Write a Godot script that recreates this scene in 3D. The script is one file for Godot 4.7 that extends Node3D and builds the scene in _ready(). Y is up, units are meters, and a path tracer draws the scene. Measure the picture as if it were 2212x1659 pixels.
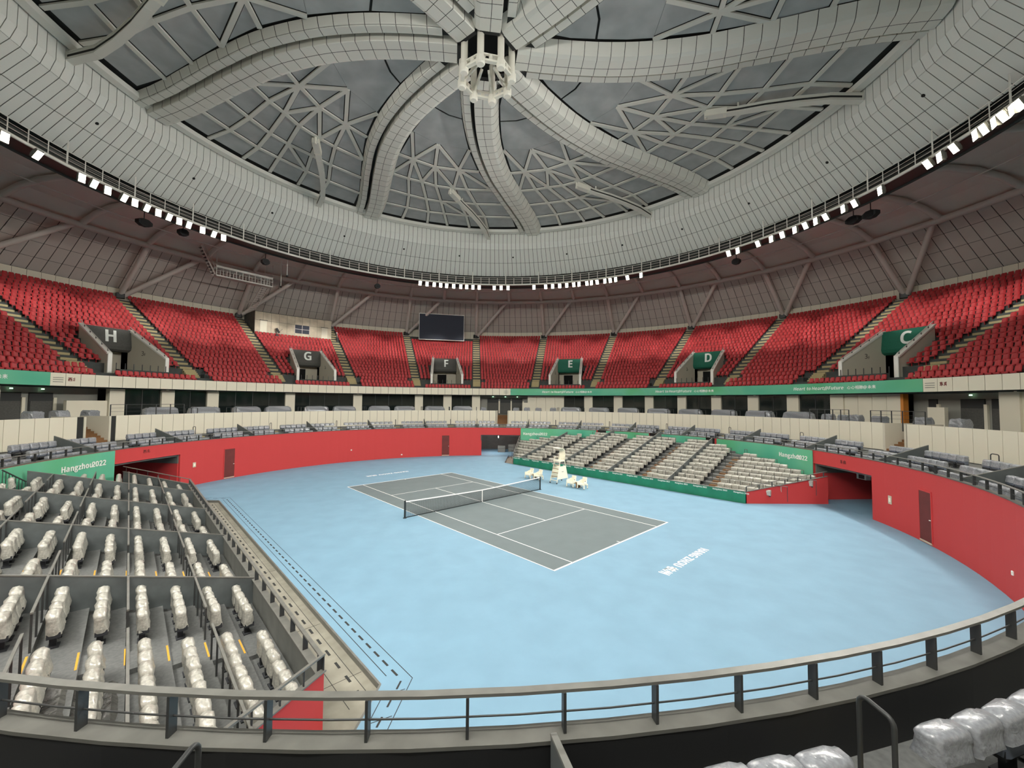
extends Node3D
# Round indoor tennis arena. y up, metres. The court's centre is the origin, x runs along the court, z across it.
# Ring angles are in degrees: point = (r cos a, y, r sin a).

const CAM := Vector3(24.0039, 7.5755, 19.5878)
const FPX := 877.42
const COURT_LIGHT := 90.0
const STAND_LIGHT := 4800.0
var cb: Basis
var taken := {}
var M := {}
var noise_soft: NoiseTexture2D
var noise_fine: NoiseTexture2D
var noise_cloth: NoiseTexture2D
var rng := RandomNumberGenerator.new()
var font_bold: SystemFont
var font_reg: SystemFont

# ------------------------------------------------------------------ mesh builder
class MB:
	var v := PackedVector3Array()
	var n := PackedVector3Array()
	func tri(a: Vector3, b: Vector3, c: Vector3) -> void:
		var q := (c - a).cross(b - a)
		if q.length_squared() < 1e-14: return
		q = q.normalized()
		v.append(a); v.append(b); v.append(c)
		n.append(q); n.append(q); n.append(q)
	func quad(a: Vector3, b: Vector3, c: Vector3, d: Vector3) -> void:
		tri(a, b, c); tri(a, c, d)
	func box(o: Vector3, ex: Vector3, ey: Vector3, ez: Vector3) -> void:  # centre and three half axes
		var p := []
		for k in 8:
			p.append(o + ex * (1.0 if k & 1 else -1.0) + ey * (1.0 if k & 2 else -1.0) + ez * (1.0 if k & 4 else -1.0))
		quad(p[4], p[6], p[7], p[5]); quad(p[1], p[3], p[2], p[0]); quad(p[0], p[2], p[6], p[4])
		quad(p[5], p[7], p[3], p[1]); quad(p[2], p[3], p[7], p[6]); quad(p[1], p[0], p[4], p[5])
	func abox(x0: float, x1: float, y0: float, y1: float, z0: float, z1: float) -> void:
		box(Vector3(x0 + x1, y0 + y1, z0 + z1) / 2.0, Vector3((x1 - x0) / 2.0, 0, 0), Vector3(0, (y1 - y0) / 2.0, 0), Vector3(0, 0, (z1 - z0) / 2.0))
	func cbox(o: Vector3, s: Vector3, c: float) -> void:  # box with chamfered vertical and top edges
		var h := s / 2.0
		var ring := [Vector2(-h.x + c, -h.z), Vector2(h.x - c, -h.z), Vector2(h.x, -h.z + c), Vector2(h.x, h.z - c), Vector2(h.x - c, h.z), Vector2(-h.x + c, h.z), Vector2(-h.x, h.z - c), Vector2(-h.x, -h.z + c)]
		var lv := [[-h.y, 1.0], [h.y - c, 1.0], [h.y, 0.0]]
		var rows := []
		for l in lv:
			var row := []
			for q in ring:
				var p: Vector2 = q
				if l[1] == 0.0: p = Vector2(signf(p.x) * maxf(absf(p.x) - c, 0.0), signf(p.y) * maxf(absf(p.y) - c, 0.0))
				row.append(o + Vector3(p.x, l[0], p.y))
			rows.append(row)
		for i in 2:
			for k in 8: quad(rows[i][k], rows[i + 1][k], rows[i + 1][(k + 1) % 8], rows[i][(k + 1) % 8])
		fan(rows[2]); fan(rows[0])
	func fan(p: Array) -> void:
		for i in range(1, p.size() - 1): tri(p[0], p[i], p[i + 1])
	func bar(a: Vector3, b: Vector3, w: float, h: float, up := Vector3.UP) -> void:
		var d := b - a
		var z := d.normalized()
		var x := up.cross(z)
		if x.length() < 0.01: x = Vector3.RIGHT.cross(z)
		x = x.normalized()
		box((a + b) / 2.0, x * (w / 2.0), z.cross(x) * (h / 2.0), d / 2.0)
	func tube(path: Array, r: float, sides := 8, closed := false) -> void:
		var rings := []
		var norms := []
		var m := path.size()
		var prev := Vector3.ZERO
		for i in m:
			var p: Vector3 = path[i]
			var a: Vector3 = path[i - 1] if i > 0 else (path[m - 1] if closed else p)
			var b: Vector3 = path[i + 1] if i < m - 1 else (path[0] if closed else p)
			var t := (b - a).normalized()
			if prev == Vector3.ZERO: prev = Vector3.UP if absf(t.y) < 0.9 else Vector3.RIGHT
			var x := prev.cross(t)
			if x.length() < 0.01: x = Vector3.RIGHT.cross(t)
			x = x.normalized()
			var y := t.cross(x)
			prev = y
			var ring := []
			var nn := []
			for k in sides:
				var u := TAU * k / sides
				var d := x * cos(u) + y * sin(u)
				ring.append(p + d * r); nn.append(d)
			rings.append(ring); norms.append(nn)
		var last := m if closed else m - 1
		for i in last:
			var j := (i + 1) % m
			for k in sides:
				var l := (k + 1) % sides
				for q in [[i, k], [j, k], [j, l], [i, k], [j, l], [i, l]]:
					v.append(rings[q[0]][q[1]]); n.append(norms[q[0]][q[1]])
		if not closed:
			fan(rings[0]); fan(rings[m - 1])
	func sweep(prof: Array, a0: float, a1: float, segs: int, closed := true, caps := true) -> void:  # (r, y) profile turned round the y axis
		var m := prof.size()
		var rows := []
		for i in segs + 1:
			var a := deg_to_rad(lerpf(a0, a1, float(i) / segs))
			var row := []
			for q in prof: row.append(Vector3(q.x * cos(a), q.y, q.x * sin(a)))
			rows.append(row)
		for i in segs:
			for k in (m if closed else m - 1):
				var l := (k + 1) % m
				quad(rows[i][k], rows[i + 1][k], rows[i + 1][l], rows[i][l])
		if caps and closed:
			fan(rows[0]); fan(rows[segs])
	func slab(p: Array, off: Vector3) -> void:  # polygon with thickness
		var q := []
		for a in p: q.append(a + off)
		fan(p); fan(q)
		for i in p.size():
			var j := (i + 1) % p.size()
			quad(p[i], p[j], q[j], q[i])
	func lathe(prof: Array, o: Vector3, sides := 16) -> void:
		for k in sides:
			var a := TAU * k / sides
			var b := TAU * (k + 1) / sides
			for i in prof.size() - 1:
				var p: Vector2 = prof[i]
				var q: Vector2 = prof[i + 1]
				quad(o + Vector3(p.x * cos(a), p.y, p.x * sin(a)), o + Vector3(q.x * cos(a), q.y, q.x * sin(a)), o + Vector3(q.x * cos(b), q.y, q.x * sin(b)), o + Vector3(p.x * cos(b), p.y, p.x * sin(b)))
	func add(o: MB, t: Transform3D) -> void:
		for i in o.v.size():
			v.append(t * o.v[i]); n.append((t.basis * o.n[i]).normalized())
	func smooth() -> MB:
		var acc := {}
		for i in v.size():
			var k := (v[i] * 1000.0).round()
			acc[k] = acc.get(k, Vector3.ZERO) + n[i]
		for i in v.size():
			var q: Vector3 = acc[(v[i] * 1000.0).round()]
			if q.length() > 0.01: n[i] = q.normalized()
		return self
	func mesh() -> ArrayMesh:
		var arr := []
		arr.resize(Mesh.ARRAY_MAX)
		arr[Mesh.ARRAY_VERTEX] = v
		arr[Mesh.ARRAY_NORMAL] = n
		var r := ArrayMesh.new()
		r.add_surface_from_arrays(Mesh.PRIMITIVE_TRIANGLES, arr)
		return r

# ------------------------------------------------------------------ helpers
func pol(r: float, deg: float, y: float) -> Vector3:
	return Vector3(r * cos(deg_to_rad(deg)), y, r * sin(deg_to_rad(deg)))

func er(deg: float) -> Vector3: return pol(1, deg, 0)
func et(deg: float) -> Vector3: return Vector3(-sin(deg_to_rad(deg)), 0, cos(deg_to_rad(deg)))

func face_in(r: float, deg: float, y: float) -> Transform3D:  # x to the right for someone at the centre, y up, z towards the centre
	return Transform3D(Basis(et(deg), Vector3.UP, -er(deg)), pol(r, deg, y))

func in_view(p: Vector3, margin := 30.0) -> bool:
	var q := cb.inverse() * (p - CAM)
	if q.z > -0.5: return false
	var x := 1106.0 + FPX * q.x / -q.z
	var y := 829.5 - FPX * q.y / -q.z
	return x > -margin and x < 2212.0 + margin and y > -margin and y < 1659.0 + margin

func show_size(p: Vector3) -> float:
	return (1.0 if in_view(p) else 0.0001) / p.distance_squared_to(CAM)

func numbered(s: String) -> String:
	if not taken.has(s):
		taken[s] = 0
		return s
	taken[s] += 1
	return "%s_%03d" % [s, taken[s]]

func tag(o: Node, label: String, category: String, group := "", kind := "") -> Node:
	o.set_meta("label", label); o.set_meta("category", category)
	if group != "": o.set_meta("group", group)
	if kind != "": o.set_meta("kind", kind)
	return o

func thing(called: String, label: String, category: String, at := Transform3D(), group := "", kind := "") -> Node3D:
	var o := Node3D.new()
	o.name = numbered(called)
	add_child(o)
	o.transform = at
	tag(o, label, category, group, kind)
	return o

func solo(called: String, mesh: Mesh, m: Material, label: String, category: String, group := "", kind := "", at := Transform3D()) -> MeshInstance3D:
	var o := MeshInstance3D.new()
	o.name = numbered(called)
	o.mesh = mesh
	o.material_override = m
	add_child(o)
	o.transform = at
	tag(o, label, category, group, kind)
	return o

func part(called: String, mesh: Mesh, m: Material, parent: Node, at := Transform3D()) -> MeshInstance3D:
	var o := MeshInstance3D.new()
	o.name = called
	o.mesh = mesh
	o.material_override = m
	parent.add_child(o, true)
	o.transform = at
	return o

func bpart(called: String, b: MB, m: Material, parent: Node, at := Transform3D()) -> MeshInstance3D:
	return part(called, b.mesh(), m, parent, at)

func words(called: String, s: String, h: float, m: Material, parent: Node, at: Transform3D, bold := true, deep := 0.012) -> MeshInstance3D:
	var t := TextMesh.new()
	t.font = font_bold if bold else font_reg
	t.text = s
	t.font_size = 64
	t.pixel_size = h / 64.0 * 1.38   # h is the height of a capital
	t.depth = deep
	t.curve_step = 2.0
	return part(called, t, m, parent, at)

func tex(freq: float, lo: float, hi: float, seed_: int, oct := 3, size := 256) -> NoiseTexture2D:
	var f := FastNoiseLite.new()
	f.noise_type = FastNoiseLite.TYPE_SIMPLEX_SMOOTH
	f.frequency = freq; f.seed = seed_; f.fractal_octaves = oct
	var g := Gradient.new()
	g.set_color(0, Color(lo, lo, lo)); g.set_color(1, Color(hi, hi, hi))
	var t := NoiseTexture2D.new()
	t.width = size; t.height = size; t.seamless = true
	t.noise = f; t.color_ramp = g
	return t

func mat(called: String, c: Color, rough := 0.8, t: Texture2D = null, scale := 0.25, metal := 0.0) -> StandardMaterial3D:
	var m := StandardMaterial3D.new()
	m.albedo_color = c
	m.roughness = rough
	m.metallic = metal
	m.cull_mode = BaseMaterial3D.CULL_DISABLED
	if t:
		m.albedo_texture = t
		m.uv1_triplanar = true
		m.uv1_world_triplanar = true
		m.uv1_scale = Vector3.ONE * scale
	M[called] = m
	return m

func glow(called: String, c: Color, e: float) -> StandardMaterial3D:
	var m := mat(called, c, 0.4)
	m.emission_enabled = true; m.emission = c; m.emission_energy_multiplier = e
	return m

# Chinese characters as strokes in a unit square (x right, y up)
const HAN := {
	"心": [[.15, .5, .08, .25], [.32, .62, .32, .2, .45, .1, .75, .12, .78, .3], [.45, .85, .55, .68], [.75, .65, .92, .45]],
	"相": [[.05, .7, .45, .7], [.25, .95, .25, .05], [.25, .65, .05, .35], [.27, .6, .45, .42], [.55, .9, .55, .05], [.55, .9, .92, .9, .92, .05], [.55, .63, .92, .63], [.55, .36, .92, .36], [.55, .08, .92, .08]],
	"融": [[.05, .9, .5, .9], [.12, .78, .43, .78, .43, .62, .12, .62, .12, .78], [.06, .05, .06, .5, .5, .5, .5, .05], [.18, .35, .38, .35], [.28, .35, .28, .1], [.58, .72, .92, .72, .92, .42, .58, .42, .58, .72], [.75, .95, .75, .12], [.56, .1, .92, .18]],
	"未": [[.2, .75, .8, .75], [.06, .52, .94, .52], [.5, .95, .5, .03], [.48, .5, .1, .15], [.52, .5, .92, .15]],
	"来": [[.12, .8, .88, .8], [.3, .7, .36, .56], [.7, .7, .62, .56], [.06, .5, .94, .5], [.5, .95, .5, .03], [.48, .48, .1, .12], [.52, .48, .92, .12]],
	"杭": [[.03, .7, .42, .7], [.23, .95, .23, .04], [.22, .65, .03, .33], [.25, .6, .42, .42], [.68, .95, .72, .83], [.48, .78, .95, .78], [.58, .6, .58, .3, .46, .06], [.58, .6, .8, .6, .8, .15, .95, .1, .95, .25]],
	"州": [[.22, .92, .22, .4, .08, .05], [.52, .9, .52, .1], [.83, .95, .83, .04], [.08, .65, .06, .45], [.36, .65, .4, .48], [.66, .65, .7, .48]],
	"东": [[.12, .85, .88, .85], [.45, .97, .22, .55, .8, .55], [.52, .72, .52, .06, .4, .12], [.32, .4, .14, .15], [.7, .4, .9, .15]],
	"南": [[.12, .85, .88, .85], [.5, .98, .5, .68], [.1, .03, .1, .68, .9, .68, .9, .06], [.34, .6, .4, .48], [.66, .6, .6, .48], [.26, .42, .74, .42], [.24, .26, .76, .26], [.5, .42, .5, .04]],
	"西": [[.06, .88, .94, .88], [.12, .04, .12, .62, .88, .62, .88, .04], [.12, .1, .88, .1], [.38, .88, .38, .45, .24, .3], [.62, .88, .62, .36, .8, .34]],
	"北": [[.36, .92, .36, .06], [.08, .64, .36, .64], [.04, .14, .36, .26], [.6, .92, .6, .14, .7, .08, .95, .1, .95, .28], [.9, .72, .6, .52]],
}

func han(called: String, s: String, h: float, m: Material, parent: Node, at: Transform3D, deep := 0.012, weight := 0.1) -> void:
	for i in s.length():
		var b := MB.new()
		for st in HAN[s[i]]:
			for k in range(0, st.size() - 2, 2):
				var p := Vector3(st[k], st[k + 1], 0) * h
				var q := Vector3(st[k + 2], st[k + 3], 0) * h
				var d := (q - p).normalized() * h * weight * 0.4
				b.bar(p - d, q + d, h * weight, deep, Vector3(0, 0, 1))
		bpart(called, b, m, parent, at * Transform3D(Basis(), Vector3(i * h * 1.12, 0, 0)))

func arc_parts(spec: Array, m_dark: Material, called: String, parent: Node, m: Material, keep := 300) -> void:
	# spec: [MB, centre]; the ones that show largest become parts, the rest one joined part
	spec.sort_custom(func(a, b): return a[2] > b[2])
	var rest := MB.new()
	for i in spec.size():
		if i < keep and spec[i][2] > 1e-6: bpart(called, spec[i][0], m, parent)
		else: rest.add(spec[i][0], Transform3D())
	if rest.v.size() > 0:
		var o := bpart(called + "_rest", rest, m, parent)
		o.set_meta("kind", "stuff")

func _ready() -> void:
	rng.seed = 7
	# ---- camera
	var cam := Camera3D.new()
	cam.name = "camera"
	cb = Basis.from_euler(Vector3(0.0425, 0.8159, 0.0075), EULER_ORDER_YXZ)
	cam.transform = Transform3D(cb, CAM)
	cam.fov = 86.784
	cam.near = 0.1; cam.far = 300.0
	add_child(cam)
	cam.current = true
	# ---- surroundings: a closed hall, no daylight
	var we := WorldEnvironment.new()
	we.name = "world_environment"
	var env := Environment.new()
	env.background_mode = Environment.BG_COLOR
	env.background_color = Color(0, 0, 0)
	env.tonemap_mode = Environment.TONE_MAPPER_LINEAR
	env.tonemap_exposure = 1.0
	env.sdfgi_enabled = true; env.ssao_enabled = true; env.ssil_enabled = true
	we.environment = env
	add_child(we)
	# the hall's light is its ring of floodlights: see floodlights()
	materials()
	court_floor()
	floodlights()
	court_wall()
	lower_bowl()
	club_level()
	upper_tier()
	upper_wall()
	soffit_and_catwalk()
	drum()
	dome()
	near_stand()
	far_stand()
	court_things()
	lower_seats()
	club_things()
	upper_seats()
	vomitories()
	upper_things()

func materials() -> void:
	font_bold = SystemFont.new(); font_bold.font_names = PackedStringArray(["Droid Sans"]); font_bold.font_weight = 700
	font_reg = SystemFont.new(); font_reg.font_names = PackedStringArray(["Droid Sans"])
	noise_soft = tex(0.012, 0.86, 1.0, 3, 4)
	noise_fine = tex(0.09, 0.82, 1.0, 5, 3)
	noise_cloth = tex(0.03, 0.7, 1.0, 9, 4)
	var n_court := tex(0.02, 0.95, 1.0, 21, 5, 512)
	mat("blue", Color8(122, 160, 182), 0.75, n_court, 0.05)
	mat("court", Color8(104, 116, 118), 0.8, n_court, 0.06)
	mat("line", Color8(240, 240, 236), 0.7)
	mat("red_wall", Color8(196, 60, 60), 0.75)
	mat("red_seat", Color8(172, 44, 48), 0.5)
	mat("concrete", Color8(112, 114, 108), 0.9, noise_soft, 0.3)
	mat("concrete_dark", Color8(74, 78, 76), 0.85, noise_soft, 0.4)
	mat("concrete_light", Color8(158, 154, 140), 0.9, noise_soft, 0.35)
	mat("stand_floor", Color8(112, 114, 112), 0.7, noise_fine, 0.35)
	mat("partition", Color8(94, 100, 100), 0.6, noise_soft, 0.5)
	mat("step", Color8(188, 174, 130), 0.85, noise_fine, 0.5)
	mat("step_wood", Color8(140, 100, 62), 0.8, noise_fine, 0.5)
	mat("yellow", Color8(214, 160, 50), 0.7)
	mat("white_panel", Color8(224, 218, 198), 0.6)
	mat("grey_panel", Color8(208, 199, 191), 0.65)
	mat("soffit", Color8(232, 224, 216), 0.8)
	mat("steel", Color8(218, 208, 200), 0.5)
	mat("steel_white", Color8(222, 220, 212), 0.5)
	mat("drum_panel", Color8(216, 218, 212), 0.55)
	mat("roof_panel", Color8(184, 188, 188), 0.75, noise_soft, 0.1)
	mat("rib_panel", Color8(214, 214, 206), 0.45)
	mat("hub", Color8(224, 222, 210), 0.6)
	mat("joint", Color8(46, 47, 46), 0.95)
	mat("void", Color8(18, 19, 19), 0.95)
	mat("rail_dark", Color8(66, 68, 68), 0.45, null, 1.0, 0.3)
	mat("rail_grey", Color8(126, 126, 120), 0.45, noise_soft, 0.6, 0.2)
	mat("black_plastic", Color8(26, 27, 28), 0.6)
	mat("green_wall", Color8(30, 136, 104), 0.6, noise_soft, 0.2)
	mat("green_panel", Color8(24, 112, 88), 0.7, noise_fine, 0.3)
	mat("grey_letter_panel", Color8(92, 92, 88), 0.85, noise_fine, 0.3)
	mat("print_white", Color8(236, 240, 234), 0.7)
	mat("print_dark", Color8(70, 66, 60), 0.8)
	mat("print_red", Color8(112, 40, 38), 0.8)
	mat("door_brown", Color8(112, 46, 42), 0.7, noise_soft, 0.3)
	mat("chair_white", Color8(236, 230, 208), 0.5)
	mat("tyre", Color8(48, 56, 66), 0.6)
	mat("net", Color8(24, 34, 38), 0.8)
	mat("beige", Color8(214, 202, 178), 0.7, noise_soft, 0.2)
	mat("blue_sign", Color8(30, 36, 120), 0.5)
	mat("screen", Color8(44, 50, 64), 0.7)
	mat("coping", Color8(104, 104, 98), 0.8, noise_soft, 0.5)
	mat("vomitory_wall", Color8(206, 200, 182), 0.85)
	mat("cap_white", Color8(244, 242, 234), 0.5)
	mat("upholstery", Color8(104, 112, 126), 0.55)
	mat("bay", Color8(150, 150, 142), 0.8)
	mat("door_dark", Color8(52, 54, 54), 0.7)
	mat("speaker", Color8(52, 52, 52), 0.8)
	mat("orange", Color8(206, 130, 50), 0.6)
	var gb := Gradient.new()
	gb.set_color(0, Color8(70, 176, 146)); gb.set_color(1, Color8(92, 184, 124))
	gb.add_point(0.5, Color8(112, 196, 160))
	var f := FastNoiseLite.new(); f.frequency = 0.01; f.seed = 4; f.fractal_octaves = 2
	var t := NoiseTexture2D.new(); t.width = 256; t.height = 256; t.seamless = true; t.noise = f; t.color_ramp = gb
	mat("banner", Color8(236, 240, 238), 0.6, t, 0.09)
	# clear wrinkled plastic over upholstered seats
	var fw := FastNoiseLite.new(); fw.frequency = 0.035; fw.seed = 12; fw.fractal_octaves = 4
	var nw := NoiseTexture2D.new(); nw.width = 256; nw.height = 256; nw.seamless = true; nw.noise = fw; nw.as_normal_map = true; nw.bump_strength = 8.0
	for k in [["wrap", Color8(206, 204, 192)], ["wrap_grey", Color8(166, 170, 176)]]:
		var m := mat(k[0], k[1], 0.3, noise_cloth, 1.6)
		m.uv1_world_triplanar = false
		m.normal_enabled = true; m.normal_texture = nw; m.normal_scale = 0.3
		m.clearcoat_enabled = true; m.clearcoat = 0.6; m.clearcoat_roughness = 0.2
	var fl := mat("film", Color8(120, 120, 116), 0.22, noise_cloth, 0.5)
	fl.normal_enabled = true; fl.normal_texture = nw; fl.normal_scale = 0.6
	mat("seat_base", Color8(44, 46, 50), 0.7)
	var g := mat("glass", Color8(30, 38, 38), 0.08)
	g.transparency = BaseMaterial3D.TRANSPARENCY_ALPHA
	g.albedo_color = Color(0.1, 0.14, 0.14, 0.5)
	glow("lamp_face", Color(1.0, 0.96, 0.86), 14.0)
	glow("tube_lamp", Color(1.0, 0.98, 0.94), 5.0)
	glow("exit_sign", Color(0.75, 1.0, 0.8), 2.5)

# ------------------------------------------------------------------ floor and court
func court_floor() -> void:
	var fl := thing("floor", "sky blue acrylic floor around the grey tennis court", "floor", Transform3D(), "", "structure")
	var b := MB.new()
	# the blue deck: disc without the two trenches in front of the stands (z beyond +-14.45, between the 47 degree lines)
	var edge := [Vector2(13.5, 14.45)]
	for i in 25: edge.append(Vector2.from_angle(deg_to_rad(lerpf(47.0, -47.0, i / 24.0))) * 26.3)
	edge.append(Vector2(13.5, -14.45)); edge.append(Vector2(-13.4, -14.45))
	for i in 25: edge.append(Vector2.from_angle(deg_to_rad(lerpf(-133.0, -227.0, i / 24.0))) * 26.3)
	edge.append(Vector2(-13.4, 14.45))
	var poly := PackedVector2Array(edge)
	var ix := Geometry2D.triangulate_polygon(poly)
	for i in range(0, ix.size(), 3):
		var p := []
		for k in 3: p.append(Vector3(poly[ix[i + k]].x, 0, poly[ix[i + k]].y))
		b.tri(p[0], p[1], p[2])
	for i in poly.size():
		var p := poly[i]; var q := poly[(i + 1) % poly.size()]
		b.quad(Vector3(p.x, 0, p.y), Vector3(q.x, 0, q.y), Vector3(q.x, -0.16, q.y), Vector3(p.x, -0.16, p.y))
	bpart("deck", b, M.blue, fl)
	b = MB.new()
	for a in [[36.0, 52.0], [128.0, 144.0], [216.0, 232.0], [308.0, 324.0]]:
		b.sweep([Vector2(26.3, 0), Vector2(34.5, 0), Vector2(34.5, -0.16), Vector2(26.3, -0.16)], a[0], a[1], 6)
	bpart("tunnel_floor", b, M.blue, fl)
	b = MB.new()
	b.sweep([Vector2(0.01, -0.17), Vector2(36.0, -0.17), Vector2(36.0, -0.4), Vector2(0.01, -0.4)], 0, 360, 48, true, false)
	bpart("concrete_base", b, M.concrete_light, fl)
	# dark timber lip along the trench
	for s in [1.0, -1.0]:
		b = MB.new()
		b.abox(-13.4, 13.5, -0.16, 0.004, 14.45 * s - 0.03, 14.45 * s + 0.03)
		b.bar(Vector3(13.5, -0.08, 14.45 * s), Vector3(14.9, -0.08, 15.95 * s), 0.06, 0.165)
		b.bar(Vector3(-13.4, -0.08, 14.45 * s), Vector3(-14.8, -0.08, 15.95 * s), 0.06, 0.165)
		bpart("deck_edge", b, M.rail_grey, fl)
	# slots cast into the trench floor
	for i in 34:
		b = MB.new()
		var x := -13.0 + i * 0.79
		b.abox(x, x + 0.34, -0.171, -0.166, 14.86, 14.93)
		bpart("slot", b, M.joint, fl)
	b = MB.new()
	for z in [14.72, 15.3]: b.abox(-13.3, 13.6, -0.171, -0.1675, z, z + 0.015)
	for x in [-9.0, -3.0, 3.0, 9.0, 12.4]: b.abox(x, x + 0.015, -0.171, -0.1675, 14.5, 16.05)
	bpart("joint_lines", b, M.joint, fl)
	# slotted drain that runs round the blue deck
	var dr := thing("drain_channel", "slotted drain with thin joint lines set in the blue floor", "drain")
	b = MB.new()
	b.abox(-13.8, 13.85, 0.0, 0.003, 13.68, 13.7)
	b.abox(-13.5, 13.3, 0.0, 0.003, 14.17, 14.19)
	for s in [1.0, -1.0]:
		b.bar(Vector3(13.85 * s, 0.001, 13.69), Vector3(17.2 * s, 0.001, 17.4), 0.02, 0.004)
		b.bar(Vector3(13.9 * s, 0.001, 14.55), Vector3(16.6 * s, 0.001, 17.4), 0.02, 0.004)
		for k in 4:
			var o := Vector3(14.1 + k * 0.62, 0.001, 14.05 + k * 0.68)
			b.bar(Vector3(o.x * s, o.y, o.z), Vector3((o.x - 0.15) * s, o.y, o.z + 0.55), 0.02, 0.004)
	bpart("joint_lines", b, M.joint, dr)
	for i in 48:
		b = MB.new()
		var x := -13.4 + i * 0.565
		b.abox(x, x + 0.33, 0.0, 0.004, 13.92, 13.98)
		bpart("slot", b, M.joint, dr)
	for s in [1.0, -1.0]:
		for k in 5:
			b = MB.new()
			var o := Vector3(13.75 + k * 0.42, 0.002, 13.98 + k * 0.47)
			b.bar(Vector3(o.x * s, o.y, o.z), Vector3((o.x + 0.21) * s, o.y, o.z + 0.235), 0.05, 0.004)
			bpart("slot", b, M.joint, dr)
	# court
	var ct := thing("tennis_court", "grey hard tennis court with white lines on the blue floor", "court", Transform3D(), "", "structure")
	b = MB.new(); b.abox(-11.885, 11.885, 0.0, 0.006, -5.485, 5.485); bpart("surface", b, M.court, ct)
	var lines := [[-11.885, 11.885, 5.435, 5.485], [-11.885, 11.885, -5.485, -5.435], [-11.885, 11.885, 4.09, 4.14], [-11.885, 11.885, -4.14, -4.09],
		[-11.885, -11.785, -5.435, 5.435], [11.785, 11.885, -5.435, 5.435], [-6.43, -6.38, -4.09, 4.09], [6.38, 6.43, -4.09, 4.09], [-6.38, 6.38, -0.025, 0.025], [-11.785, -11.6, -0.025, 0.025], [11.6, 11.785, -0.025, 0.025]]
	for l in lines:
		b = MB.new(); b.abox(l[0], l[1], 0.006, 0.009, l[2], l[3]); bpart("line", b, M.line, ct)
	# lettering painted on the floor behind both baselines
	for x in [15.1, -15.75]:
		var g := thing("floor_lettering", "white painted city name behind the baseline " + ("nearer the curved guard rail" if x > 0 else "nearer the red wall with brown doors"), "lettering", Transform3D(Basis(Vector3(0, 0, 1), Vector3(1, 0, 0), Vector3(0, 1, 0)), Vector3(x, 0.004, 0)))
		words("word", "HANG", 0.42, M.line, g, Transform3D(Basis(), Vector3(-1.62, 0.21, 0)), true, 0.006)
		words("word", "ZHOU", 0.42, M.line, g, Transform3D(Basis(), Vector3(0.12, 0.21, 0)), true, 0.006)
		han("character", "杭州", 0.5, M.line, g, Transform3D(Basis(), Vector3(1.1, -0.04, 0)), 0.006, 0.14)

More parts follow.
